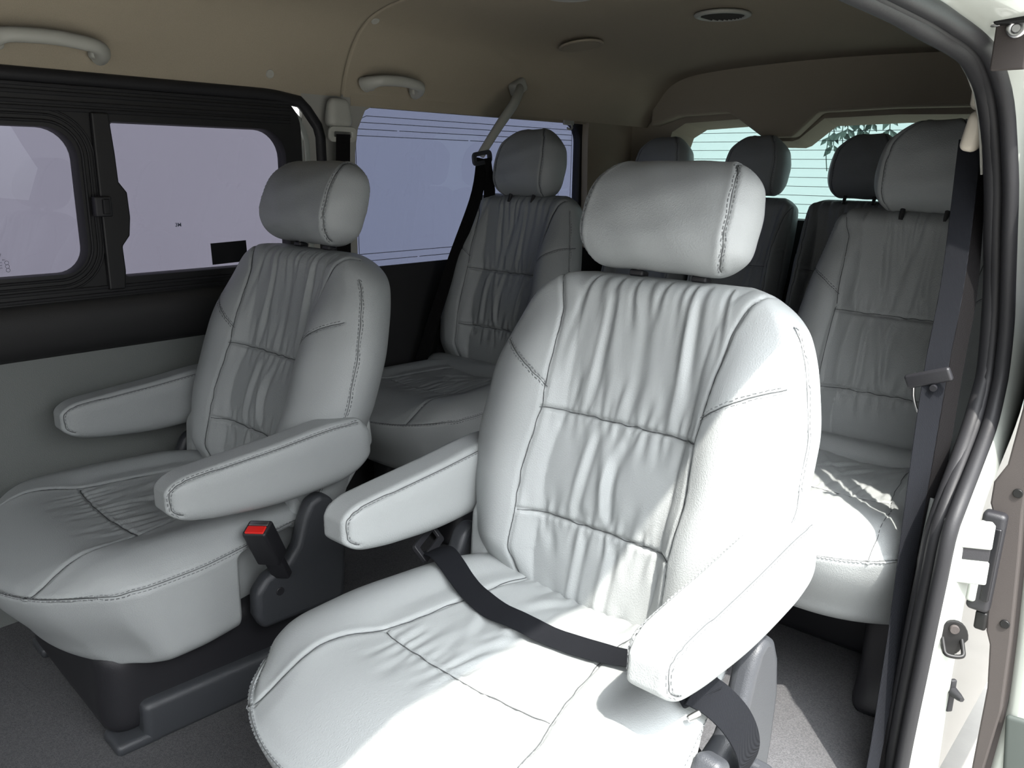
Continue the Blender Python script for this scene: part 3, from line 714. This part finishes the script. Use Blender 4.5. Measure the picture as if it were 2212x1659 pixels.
# ---- rear wall with notch, rear glass
hb = [(-2.03, 1.02), (-1.93, 1.02), (-1.925, 1.30), (-1.900, 1.375), (-1.84, 1.408), (-1.60, 1.418), (-1.47, 1.338), (-1.455, 1.334), (-1.375, 1.332), (-1.352, 1.340), (-1.262, 1.412), (-1.0, 1.418), (-.50, 1.405), (-.47, 1.36), (-.465, 1.02), (-.30, 1.02), (-.30, 1.68), (-2.2, 1.68), (-2.2, 1.02)]
inner = hb[1:15]
def rearpanel():
    # front plate with opening outline, returning to the glass
    top = [(-1.93, 1.02), (-1.925, 1.30), (-1.900, 1.375), (-1.84, 1.408), (-1.60, 1.418), (-1.47, 1.338), (-1.455, 1.334), (-1.375, 1.332), (-1.352, 1.340), (-1.262, 1.412), (-1.0, 1.418), (-.50, 1.405), (-.47, 1.36), (-.465, 1.02)]
    V = []; F = []; n = len(top)
    for x, z in top: V.append((x, 3.165, z))
    for x, z in top: V.append((x, 3.165, 1.70))
    for i, (x, z) in enumerate(top):
        sh = -.022 if 0 < i < n-1 else 0
        V.append((x+(.03 if i < 4 else -.03 if i > 10 else 0), 3.295, z+sh))
    V += [(-2.25, 3.165, 1.70), (-2.25, 3.165, 1.02), (-.25, 3.165, 1.70), (-.25, 3.165, 1.02)]
    k = 3*n
    for i in range(n-1):
        F.append((i, i+1, n+i+1, n+i)); F.append((i, 2*n+i, 2*n+i+1, i+1))
    F.append((k+1, 0, n, k)); F.append((n-1, k+3, k+2, 2*n-1))
    return mesh_obj('wall_rear', V, F, 'liner', smooth=False)
rw = rearpanel(); structure(rw)
# raised header moulding face around the notch
hd = prism('trim_9', [(-1.97, 1.395), (-1.84, 1.432), (-1.62, 1.440), (-1.592, 1.425), (-1.47, 1.345), (-1.352, 1.345), (-1.262, 1.430), (-1.0, 1.436), (-.45, 1.428), (-.40, 1.63), (-1.6, 1.63), (-1.86, 1.585), (-1.965, 1.50)], 3.10, 3.17, 'y', 'liner'); structure(hd); bevel(hd, .012, 3, 30)
structure(prism('trim_10', [(-2.2, 0), (-.3, 0), (-.3, 1.04), (-2.2, 1.04)], 3.17, 3.30, 'y', 'paneldark'))
w3 = empty('window_3', (-1.2, 3.30, 1.2)); structure(w3)
mesh_obj('window_pane', toL([(-2.0, 3.302, .98), (-.42, 3.302, .98), (-.42, 3.302, 1.45), (-2.0, 3.302, 1.45)], w3), [(0, 1, 2, 3)], 'tint_rear', w3, smooth=False)
Vl2 = []; Fl2 = []
for i in range(11):
    z = 1.372-i*.0345; k = len(Vl2)
    for dy in (3.298, 3.2985):
        Vl2 += [(-1.90, dy, z-.0010), (-.47, dy, z-.0010), (-.47, dy, z+.0010), (-1.90, dy, z+.0010)]
    Fl2 += [(k, k+1, k+2, k+3), (k+7, k+6, k+5, k+4), (k, k+4, k+5, k+1), (k+3, k+2, k+6, k+7)]
mesh_obj('heater_lines', toL(Vl2, w3), Fl2, 'line', w3, smooth=False)
st2 = rbox('glass_sticker', (.032, .0008, .036), .0007, 'sticker', loc=(-1.510, 3.292, 1.225), rot=(0, .05, 0))
tag(st2, label='small black label stuck on the rear window beside the middle headrest', category='sticker')

# ---- right side wall behind the door opening, jamb, seals
inner_seal = [(-.345, .040, .05), (-.335, .035, .50), (-.335, .035, .90), (-.350, .045, 1.16), (-.362, .090, 1.30), (-.372, .19, 1.385), (-.378, .36, 1.415), (-.378, .6, 1.419), (-.378, 1.083, 1.417), (-.377, 1.236, 1.411), (-.376, 1.442, 1.401), (-.374, 1.53, 1.38), (-.37, 1.585, 1.349), (-.36, 1.628, 1.278), (-.35, 1.645, 1.202), (-.345, 1.668, 1.124), (-.339, 1.693, 1.041), (-.334, 1.705, .955), (-.328, 1.700, .87), (-.326, 1.676, .832), (-.324, 1.630, .779), (-.321, 1.561, .729), (-.321, 1.500, .673), (-.323, 1.470, .621), (-.325, 1.462, .54), (-.328, 1.457, .455), (-.332, 1.460, .359), (-.336, 1.463, .258), (-.341, 1.478, .135), (-.345, 1.49, .05)]
outer_seal = [(-.315, .020, .05), (-.305, .015, .50), (-.305, .015, .90), (-.320, .025, 1.17), (-.332, .075, 1.32), (-.342, .18, 1.395), (-.348, .36, 1.417), (-.348, .6, 1.419), (-.348, 1.104, 1.417), (-.348, 1.273, 1.413), (-.346, 1.447, 1.4), (-.342, 1.536, 1.365), (-.336, 1.577, 1.326), (-.33, 1.600, 1.277), (-.32, 1.618, 1.203), (-.315, 1.639, 1.127), (-.31, 1.662, 1.046), (-.304, 1.680, .962), (-.299, 1.676, .879), (-.297, 1.660, .84), (-.294, 1.620, .788), (-.292, 1.545, .738), (-.290, 1.466, .691), (-.292, 1.430, .646), (-.294, 1.422, .566), (-.297, 1.418, .482), (-.3, 1.416, .393), (-.304, 1.417, .301), (-.309, 1.425, .191), (-.312, 1.435, .05)]
isp = smooth_path(inner_seal, 160); osp = smooth_path(outer_seal, 160)
door_frame = empty('weatherstrip', (0, 0, 0), label='black rubber seal running around the edge of the open doorway', category='door seal')
tube('inner_lip', isp, .0185, 'rubber', door_frame, n=14, flat=.85, up=(1, 0, 0))
tube('outer_lip', osp+np.array([.0, .002, 0]), .0125, 'rubber', door_frame, n=12, up=(1, 0, 0))
mid = (isp+osp)/2+np.array([-.008, .006, 0]); tube('seal_base', mid, .012, 'rubber', door_frame, n=10, up=(1, 0, 0))
# grey upper trim strip between headliner and seal
tr = np.array([(-.392, -1.2, 1.424), (-.392, .5, 1.426), (-.392, 1.1, 1.423), (-.391, 1.30, 1.415), (-.390, 1.46, 1.400), (-.388, 1.57, 1.365), (-.382, 1.625, 1.31), (-.375, 1.66, 1.22)])
structure(tube('trim_11', smooth_path(tr, 60), .012, 'pillar', n=12, up=(1, 0, 0), rfun=lambda t: 1-.8*max(0, (t-.75)/.25)))
# inner wall behind the opening
V = []; F = []
ipth = isp[(isp[:, 2] < 1.40) & (isp[:, 1] > 1)]; n = len(ipth)
for p in ipth: V.append((p[0]-.004, p[1], p[2]))
for p in ipth: V.append((p[0]+.015, p[1]+.050, p[2]))
for p in ipth: V.append((-.285-.10*max(0, p[2]-.9), 3.2, p[2]))
for k in range(2):
    for i in range(n-1): F.append((k*n+i, k*n+i+1, (k+1)*n+i+1, (k+1)*n+i))
structure(mesh_obj('wall_right', V, F, 'pillar'))
# white body: jamb + skin, ring round the opening
V = []; F = []
opth = osp[osp[:, 1] > .30]; opth = np.vstack([[(-.348, -1.3, 1.419), (-.348, -.2, 1.419)], opth]); n = len(opth)
rowsN = 5
for i, p in enumerate(opth):
    topk = float(sstep(1.30, 1.41, np.array(p[2])))
    a = np.array(p)+np.array([0, .002, .0]); rear = 1-topk
    b = a+np.array([.012, .022*rear, .010*topk+.012*topk])
    c = np.array([-.264+.014*topk, p[1]+.070*rear+.0, p[2]+.030*topk])
    d = np.array([-.292+.046*topk, p[1]+.105*rear+.30*topk*0, p[2]+.045*topk])
    e = np.array([-.292+.032*topk, p[1]+(3.4-p[1])*rear, p[2]+.30*topk])
    V += [a, b, c, d, e]
for i in range(n-1):
    for k in range(rowsN-1): F.append((i*rowsN+k, i*rowsN+k+1, (i+1)*rowsN+k+1, (i+1)*rowsN+k))
structure(mesh_obj('trim_12', V, F, 'paint'))
# body side ahead of the doorway
fp = [(-1.3, -.28), (.012, -.28), (.012, .90), (.022, 1.17), (.055, 1.31), (.15, 1.392), (.32, 1.43), (.32, 1.47), (-1.3, 1.47)]
fp = [(-1.3, -.28), (.012, -.28), (.012, .88), (-1.3, .88)]
fb = prism('wall_right_front', fp, -.345, -.255, 'x', 'paint'); structure(fb)
fp = [(-.10, .87), (.012, .87), (.012, .90), (.022, 1.17), (.055, 1.31), (.15, 1.392), (.32, 1.43), (.32, 1.47), (-1.3, 1.47), (-1.3, 1.39), (-.16, 1.36), (-.10, 1.30)]
fb = prism('wall_right_front', fp, -.345, -.255, 'x', 'paint'); structure(fb)
# outer roof
V = []; F = []
ro = [(-2.20, 1.46), (-2.21, 1.52), (-2.18, 1.66), (-1.9, 1.76), (-1.2, 1.80), (-.5, 1.76), (-.26, 1.66), (-.235, 1.50), (-.248, 1.448), (-.262, 1.440)]
n = len(ro)
for y in (-1.3, 3.4):
    for x, z in ro: V.append((x, y, z))
for i in range(n-1): F.append((i, i+1, n+i+1, n+i))
structure(mesh_obj('trim_13', V, F, 'paint'))
# sill / lower body
structure(prism('trim_14', [(-.335, -1.3), (-.26, -1.3), (-.26, 1.45), (-.335, 1.45)], -.28, .118, 'z', 'paint'))
structure(prism('trim_15', [(-.345, -1.3), (-.315, -1.3), (-.315, 1.48), (-.345, 1.48)], .110, .124, 'z', 'plastic'))
# bright thin edge of the pillar garnish and lower trim
structure(tube('trim_16', smooth_path([(-.357, 1.735, 1.22), (-.352, 1.76, 1.04), (-.346, 1.775, .90), (-.344, 1.745, .80)], 30), .004, 'cream', n=8))
structure(tube('trim_17', smooth_path([(-.349, 1.540, .66), (-.350, 1.52, .56), (-.354, 1.52, .45), (-.362, 1.53, .30)], 30), .004, 'panel', n=8))
# belt line rail channel on the white body
rail = empty('door_rail', (-.276, 1.470, .607), (0, 0, math.radians(-62)), label='white slide rail with dark slot on the body behind the doorway', category='rail')
rbox('rail_flange', (.009, .038, .023), .004, 'paint', rail, loc=(.0, .004, .032))
rbox('rail_flange', (.009, .038, .021), .004, 'paint', rail, loc=(.0, .004, -.034))
rbox('rail_slot', (.006, .037, .013), .002, 'plastic', rail, loc=(-.001, .004, .000))
# striker
stx = empty('door_striker', (-.270, 1.462, .452), (0, 0, math.radians(-62)), label='black metal door striker loop bolted to the white body', category='striker')
pr = [(.025*math.cos(a)*(1 if math.sin(a) > -.2 else .8), .033*math.sin(a)) for a in np.linspace(0, 2*PI, 24, endpoint=False)]
s1_ = prism('striker_plate', pr, 0, .006, 'x', 'darkmetal', stx); bevel(s1_, .002, 2)
disc('striker_bolt', .008, .006, 'doortrim', stx, loc=(.008, 0, .018), rot=(0, PI/2, 0), n=20)
tube('striker_loop', smooth_path([(.004, -.015, -.002), (.018, -.015, -.012), (.027, -.013, -.019), (.029, 0, -.021), (.027, .013, -.019), (.018, .015, -.012), (.004, .015, -.002)], 30), .0038, 'darkmetal', stx, n=10)
# rubber stopper
rs = empty('door_stopper', (-.262, 1.492, .325), (0, 0, math.radians(-40)), label='small black rubber stopper low on the white body', category='bumper')
rbox('stopper_plate', (.004, .006, .032), .003, 'rubber', rs, loc=(0, 0, 0))
tube('stopper_tip', [(.004, .0, .01), (.020, .0, .01), (.028, .0, .01)], .009, 'rubber', rs, n=6, rfun=lambda t: 1-.5*t)

# ---- the open sliding door itself, slid back outside
dr = empty('door_1', (-.22, 1.62, .5)); structure(dr)
def D(p): return tuple(np.array(p)-np.array([-.22, 1.62, .5]))
dprof = [(-.205, -.15), (-.203, .12), (-.192, .28), (-.198, .42), (-.208, .58), (-.215, .68), (-.225, .98), (-.150, .98), (-.115, .70), (-.105, .42), (-.115, .10), (-.15, -.15)]
pan = prism('door_panel', [(x+.22, z-.5) for x, z in dprof], -.020, 1.4, 'y', 'paint', dr, smooth=True); bevel(pan, .022, 4, 40)
dpin = [(-.226, -.15), (-.226, .70), (-.243, .84), (-.25, .98), (-.19, .98), (-.19, -.15)]
prism('door_inner_panel', [(x+.22, z-.5) for x, z in dpin], -.010, 1.38, 'y', 'doortrim', dr)
tp = [(-.223, -.15), (-.225, .128), (-.223, .309), (-.231, .395), (-.240, .420), (-.243, .452), (-.243, .60), (-.267, .66), (-.267, .70), (-.251, .736), (-.243, .838), (-.25, .98), (-.220, .98), (-.217, .66), (-.210, .574), (-.200, .414), (-.195, .273), (-.207, .135), (-.21, -.15)]
et = prism('door_trim', [(x+.22, z-.5) for x, z in tp], -.034, -.008, 'y', 'doortrim', dr, smooth=False); bevel(et, .003, 2, 50)
dh = rbox('door_handle', (.019, .014, .095), .009, 'plastic', dr, loc=D((-.256, 1.580, .555)), rot=(0, .02, 0))
hp = rbox('handle_grip', (.008, .007, .078), .006, 'paint', dh, loc=(-.012, -.012, .0)); hp['label'] = 'pale grip'
rbox('handle_hollow', (.007, .004, .070), .003, 'sticker', dh, loc=(.009, -.013, 0))
rbox('door_latch', (.010, .010, .018), .005, 'darkmetal', dr, loc=D((-.250, 1.585, .440)))
for z, x in ((.445, -.213), (.69, -.228)):
    disc('trim_screw', .008, .005, 'darkmetal', dr, loc=D((x, 1.585, z)), rot=(PI/2, 0, 0), n=18)
Vd, Fd = ring_data(rrect(-.015, 1.38, .44, .90, (.004, .004, .10, .10)), rrect(.06, 1.30, .49, .84, .05), .0, .045, .003)
fr = mesh_obj('door_window_frame', [(-.022-.10*max(0, v[1]-.45)+v[2]*.9, v[0], v[1]) for v in Vd], Fd, 'paint', dr, sharp=35)
mesh_obj('door_window_pane', [(-.005, .04, .47), (-.005, 1.32, .47), (-.045, 1.32, .86), (-.045, .04, .86)], [(0, 1, 2, 3)], 'tint_lavender', dr, smooth=False)
rbox('door_dark_block', (.028, .006, .085), .008, 'darkblock', dr, loc=D((-.152, 1.597, .185)), rot=(0, -.10, 0))  # dark block low on the door front, unidentified
# upper roller bracket
br = empty('roller_bracket', (-.318, 1.42, 1.425), label='black and steel sliding door roller bracket at the top right corner', category='bracket')
rbox('bracket_block', (.030, .035, .034), .004, 'darkmetal', br, loc=(.018, .01, .034))
rbox('bracket_plate', (.022, .006, .045), .003, 'doortrim', br, loc=(.010, .0, -.015))
torus('bracket_bushing', .0095, .004, 'metal', br, loc=(.016, -.010, -.006), rot=(PI/2, 0, 0), n=24)
disc('bushing_core', .006, .006, 'metal', br, loc=(.016, -.010, -.006), rot=(PI/2, 0, 0), n=18)
rbox('bracket_nut', (.007, .005, .009), .002, 'metal', br, loc=(-.012, -.006, .008))
rbox('bracket_arm', (.010, .008, .035), .004, 'cream', br, loc=(-.030, .0, .055), rot=(0, .45, 0))

# ------------------------------------------------------------------ fittings
def grab(name, y, z, L, label, group=None):
    r = empty(name, (-2.075, y, z), label=label, category='grab handle')
    if group: r['group'] = group
    h = L/2
    P = smooth_path([(-.018, -h, -.006), (.006, -h*.96, -.002), (.030, -h*.78, .004), (.036, -h*.4, .007), (.037, 0, .008), (.036, h*.4, .005), (.030, h*.78, -.001), (.004, h*.96, -.010), (-.018, h, -.012)], 60)
    tube('handle_grip', P, .016, 'handle', r, n=16, flat=.85, up=(1, 0, 0), rfun=lambda t: 1+.55*max(0, abs(t-.5)-.32)/.18)
    for sg in (-1, 1): rbox('handle_mount', (.014, .020, .014), .010, 'handle', r, loc=(-.010, sg*h*.93, -.010))
    return r
grab('grab_handle', .800, 1.475, .235, 'long grey grab handle above the front sliding window')
grab('grab_handle', 1.800, 1.464, .205, 'shorter grey grab handle above the quarter window')
for (x, y, z, rr, rot, lab) in ((-2.106, 1.379, 1.462, .012, (0, PI/2+.05, 0), 'round beige trim clip above the door window corner'), (-1.985, 1.655, 1.622, .013, (0, PI/2+1.0, 0), 'round beige trim clip high beside the headliner seam')):
    tag(disc('trim_clip', rr, .009, 'handle', loc=(x, y, z), rot=rot, n=24), label=lab, category='clip')
def zc(x): return float(np.interp(x, prof[:, 0], prof[:, 1]))
v1 = empty('ceiling_vent', (-1.315, 2.44, zc(-1.315)-.010), label='round ceiling vent with dark slats, nearest the doorway', category='air vent')
torus('vent_ring', .074, .011, 'handle', v1, flat=.6)
disc('vent_back', .068, .006, 'grille', v1, loc=(0, 0, .004))
Vs = []; Fs = []
for i in range(9):
    x = -.052+.013*i; w_ = math.sqrt(max(.0001, .062**2-x*x)); k = len(Vs)
    Vs += [(x-.003, -w_, -.004), (x+.003, -w_, .002), (x+.003, w_, .002), (x-.003, w_, -.004), (x-.002, -w_, -.006), (x+.004, -w_, .0), (x+.004, w_, .0), (x-.002, w_, -.006)]
    Fs += [(k, k+1, k+2, k+3), (k+7, k+6, k+5, k+4), (k, k+3, k+7, k+4), (k+1, k+5, k+6, k+2)]
mesh_obj('vent_slats', Vs, Fs, 'doortrim', v1, smooth=False)
v2 = empty('ceiling_vent', (-1.865, 2.47, 1.634), (0, -.15, 0), label='faint round ceiling vent above the quarter window', category='air vent')
torus('vent_ring', .070, .009, 'liner', v2, flat=.5); disc('vent_back', .064, .008, 'liner', v2)
v3 = empty('ceiling_lamp', (-1.50, 1.93, 1.672), label='round ceiling lamp cut by the top edge of the picture', category='lamp')
torus('lamp_ring', .062, .008, 'handle', v3, flat=.6); disc('lamp_lens', .056, .008, 'handle', v3)
hk = empty('coat_hook', (-2.095, 2.708, 1.39), label='small grey coat hook at the rear top of the quarter window', category='hook')
rbox('hook_plate', (.006, .030, .010), .004, 'handle', hk, loc=(0, 0, .006))
tube('hook_prong', smooth_path([(.003, .010, .004), (.012, .008, -.008), (.016, .0, -.018), (.014, -.016, -.020), (.012, -.022, -.014)], 20), .004, 'handle', hk, n=8)

# ---- belt on the middle pillar
pb = empty('pillar_seat_belt', (-2.095, 1.590, 1.36), label='dark belt in a beige guide on the pillar between the side windows', category='seat belt')
g = rbox('guide_cover', (.022, .043, .042), .020, 'handle', pb, loc=(.010, 0, .010), step=.006, fn=lambda V: V*np.stack([1-.25*sstep(-.04, .04, V[:, 2]), 1-.20*sstep(-.02, .042, V[:, 2]), np.ones(len(V))], 1))
Vg, Fg = ring_data(rrect(-.050, .050, -.022, .022, .016), rrect(-.031, .031, -.008, .008, .004), .004, -.004, .002)
gl = mesh_obj('belt_guide', [(v[2], v[0], v[1]) for v in Vg], Fg, 'handle', pb, loc=(.026, 0, -.050), rot=(0, .12, 0), sharp=40); bevel(gl, .002, 2)
ribbon('webbing', [(.030, 0, -.050), (.026, .0, -.10), (.018, -.002, -.30), (.012, -.004, -.75)], (0, 1, 0), .052, 'webdark', pb, n=20)
rbox('belt_end', (.010, .03, .02), .004, 'plastic', pb, loc=(.010, -.004, -.76))
# ---- belt on the ceiling arm by the dark passenger seat
cb = empty('arm_seat_belt', (-2.0, 2.30, 1.47), label='black belt hanging from a grey sloping arm above the far passenger seat', category='seat belt')
def CB(p): return tuple(np.array(p)-np.array([-2.0, 2.30, 1.47]))
arm = tube('belt_arm', [CB(p) for p in smooth_path([(-2.070, 2.385, 1.500), (-2.03, 2.335, 1.478), (-2.0, 2.27, 1.430), (-1.995, 2.20, 1.365), (-1.995, 2.13, 1.290), (-1.995, 2.105, 1.262)], 30)], .019, 'handle', cb, n=12, flat=.75, up=(1, 0, 0), rfun=lambda t: 1.05-.25*t)
rbox('arm_base', (.020, .035, .025), .014, 'handle', cb, loc=CB((-2.070, 2.375, 1.500)), rot=(.5, 0, 0))
gl2 = mesh_obj('belt_guide', [(v[2], v[0]*.92, v[1]) for v in Vg], Fg, 'greyplastic', cb, loc=CB((-1.985, 2.100, 1.252)), rot=(.15, 0, 0), sharp=40); bevel(gl2, .002, 2)
ribbon('webbing', [CB(p) for p in [(-1.985, 2.100, 1.250), (-1.985, 2.090, 1.18), (-1.985, 2.075, 1.12)]], (0, 1, .1), .050, 'webdark', cb, n=12)
ribbon('webbing_run', [CB(p) for p in [(-1.988, 2.105, 1.250), (-1.995, 2.080, 1.12), (-2.03, 2.00, .90), (-2.07, 1.90, .60), (-2.09, 1.86, .45)]], (.25, 1, -.2), .046, 'webdark', cb, n=30)
ribbon('webbing_return', [CB(p) for p in [(-1.98, 2.11, 1.250), (-1.99, 2.14, 1.10), (-2.03, 2.09, .93), (-2.07, 1.99, .60), (-2.09, 1.95, .50)]], (.5, .8, -.2), .040, 'webdark', cb, n=30)

# ---- belt on the door pillar in front of seat D
db = empty('door_pillar_seat_belt', (-.41, 1.70, 1.33), label='black shoulder belt with steel tongue hanging beside the door pillar', category='seat belt')
def DB(p): return tuple(np.array(p)-np.array([-.41, 1.70, 1.33]))
rbox('anchor_cap', (.014, .022, .036), .013, 'cream', db, loc=DB((-.405, 1.71, 1.365)), step=.005)
rbox('belt_guide', (.016, .032, .034), .013, 'cream', db, loc=DB((-.400, 1.70, 1.298)), rot=(.25, .2, 0), step=.005, fn=lambda V: V*np.stack([np.ones(len(V)), 1.15-8*V[:, 2], np.ones(len(V))], 1))
ribbon('webbing', [DB(p) for p in [(-.409, 1.695, 1.281), (-.389, 1.631, 1.042), (-.385, 1.586, .872), (-.372, 1.523, .638), (-.360, 1.469, .435), (-.351, 1.414, .229), (-.349, 1.388, .13)]], [(1, .05, 0), (1, .05, 0), (.95, .3, 0), (.75, .8, 0), (.45, 1, 0), (.30, 1, 0), (.3, 1, 0)], .038, 'web', db, n=60)
ribbon('webbing_return', [DB(p) for p in [(-.402, 1.725, 1.282), (-.367, 1.661, 1.041), (-.360, 1.616, .872), (-.350, 1.553, .636), (-.347, 1.497, .428), (-.350, 1.455, .25), (-.352, 1.430, .13)]], [(.6, 1, 0)]*7, .034, 'webdark', db, n=60)
tg = rbox('tongue_plate', (.040, .006, .013), .005, 'plastic', db, loc=DB((-.392, 1.574, .868)), rot=(.2, -.38, -.1))
tt = tube('tongue', smooth_path([(-.030, .0, -.010), (-.036, -.002, -.032), (-.036, -.004, -.058), (-.026, -.004, -.062), (-.016, -.002, -.040), (-.012, 0, -.012)], 30), .0028, 'metal', tg, n=8); tt['label'] = 'bright steel tongue'
tube('stop_button', [(0.005, -.010, -.018), (.005, -.004, -.018)], .006, 'plastic', tg, n=12)
rbox('floor_anchor', (.016, .03, .02), .006, 'plastic', db, loc=DB((-.352, 1.41, .140)))

# ------------------------------------------------------------------ outside
gr = prism('ground', [(-14, -12), (12, -12), (12, 16), (-14, 16)], -.70, -.62, 'z', 'pave'); structure(gr)
wl = tag(prism('outdoor_wall', [(-8, -.62), (12, -.62), (12, 3.4), (-8, 3.4)], -4.6, -4.4, 'x', 'white'), label='plain pale wall seen through the tinted side windows', category='wall')
wl2 = tag(prism('courtyard_wall', [(-6, -.62), (4.5, -.62), (4.5, 3.2), (-6, 3.2)], 7.5, 7.7, 'y', 'rear'), label='pale green wall beyond the rear window', category='wall')
cl = tag(prism('hanging_cloth', [(.40, .62), (.47, .60), (.50, .80), (.47, .95), (.44, 1.12), (.40, 1.16), (.37, 1.10)], 0, .02, 'x', 'cloth'), label='white cloth outside the front side window pane', category='cloth')
cl.location = (-3.0, .42, .80); cl.scale = (1, 1.3, .5)
# hanging plant behind the rear window
hp_ = empty('hanging_plant', (-2.07, 5.6, 1.62), label='leafy twigs hanging outside the rear window', category='plant')
V = []; F = []
tw = []
for i in range(9):
    x0 = rng.uniform(-.22, .25); zt = .25; zl = rng.uniform(-.55, -.15)
    pts = [(x0+.02*math.sin(k*.8+i), rng.uniform(-.02, .02), zt+(zl-zt)*k/6) for k in range(7)]; tw.append(pts)
    for k in range(1, 7):
        for sd in (-1, 1):
            if rng.random() < .75:
                c = np.array(pts[k]); b = len(V); a = rng.uniform(.35, .75)*sd; L_ = rng.uniform(.07, .11)
                d = np.array([math.sin(a)*L_, rng.uniform(-.02, .02), -math.cos(a)*L_]); s_ = np.array([math.cos(a), 0, math.sin(a)])*L_*.22; nn = np.array([0, .006, 0])
                V += [c, c+d*.5+s_-nn, c+d, c+d*.5-s_-nn, c+d*.5+nn]; F += [(b, b+1, b+4), (b+1, b+2, b+4), (b+2, b+3, b+4), (b+3, b, b+4), (b, b+3, b+2, b+1)]
mesh_obj('leaves', V, F, 'leaf', hp_, smooth=False)
V = []; F = []
for pts in tw:
    for a, b in zip(pts[:-1], pts[1:]):
        k = len(V); w_ = .0025
        for q in (a, b):
            for dx, dy in ((-w_, -w_), (w_, -w_), (w_, w_), (-w_, w_)): V.append((q[0]+dx, q[1]+dy, q[2]))
        F += [(k+i, k+(i+1) % 4, k+4+(i+1) % 4, k+4+i) for i in range(4)]
mesh_obj('twigs', V, F, 'leaf', hp_, smooth=False)


# ------------------------------------------------------------------ light, world, camera
sun = bpy.data.lights.new('sun', 'SUN'); sun.energy = 9.0; sun.angle = math.radians(.9); sun.color = (1, .955, .88)
so = bpy.data.objects.new('sun', sun); COL.objects.link(so)
so.rotation_euler = Vector((-1, .60, -1.90)).to_track_quat('-Z', 'Y').to_euler(); so.location = (3, -2, 6)
w = bpy.data.worlds.new('sky'); S.world = w; w.use_nodes = True; nt = w.node_tree
bg = nt.nodes['Background']
sky = nt.nodes.new('ShaderNodeTexSky')
v = Vector((1, -.6, 1.9)).normalized()
nt.nodes.remove(sky)
SKY_BASE, SKY_GLOW, SKY_POW = .95, 19.0, 5.5
tc = nt.nodes.new('ShaderNodeTexCoord'); dt = nt.nodes.new('ShaderNodeVectorMath'); dt.operation = 'DOT_PRODUCT'
dt.inputs[1].default_value = tuple(v); nt.links.new(tc.outputs['Generated'], dt.inputs[0])
def mth(op, a, b=0):
    q = nt.nodes.new('ShaderNodeMath'); q.operation = op
    for i, x in enumerate((a, b)):
        if isinstance(x, (int, float)): q.inputs[i].default_value = x
        else: nt.links.new(x, q.inputs[i])
    return q.outputs[0]
glow = mth('MULTIPLY', mth('POWER', mth('MAXIMUM', dt.outputs['Value'], 0.0), SKY_POW), SKY_GLOW)
nt.links.new(mth('ADD', glow, SKY_BASE), bg.inputs['Strength'])
bg.inputs['Color'].default_value = (.95, .975, 1.0, 1)

cam = bpy.data.cameras.new('camera'); co = bpy.data.objects.new('camera', cam); COL.objects.link(co); S.camera = co
f_px = 1800.0; cam.sensor_width = 36; cam.lens = f_px/2212*36; cam.clip_start = .02
v1y = np.array([2740-1106, 385-829.5, f_px]); by = 335-829.5; bx = -(f_px*f_px+v1y[1]*by)/v1y[0]; v2y = np.array([bx, by, f_px])
Yc = v1y/np.linalg.norm(v1y); Xc = -v2y/np.linalg.norm(v2y); Zc = np.cross(Xc, Yc)
R = np.array([Xc, Yc, Zc])
mat = Matrix(((R[0][0], -R[0][1], -R[0][2], 0), (R[1][0], -R[1][1], -R[1][2], 0), (R[2][0], -R[2][1], -R[2][2], 1.22), (0, 0, 0, 1)))
co.matrix_world = mat
S.view_settings.view_transform = 'Standard'; S.view_settings.look = 'None'; S.view_settings.gamma = 1; S.view_settings.exposure = 0
S.view_settings.use_curve_mapping = False
S.cycles.use_denoising = True
S.cycles.diffuse_bounces = 1; S.cycles.transparent_max_bounces = 16; S.cycles.sample_clamp_indirect = 6
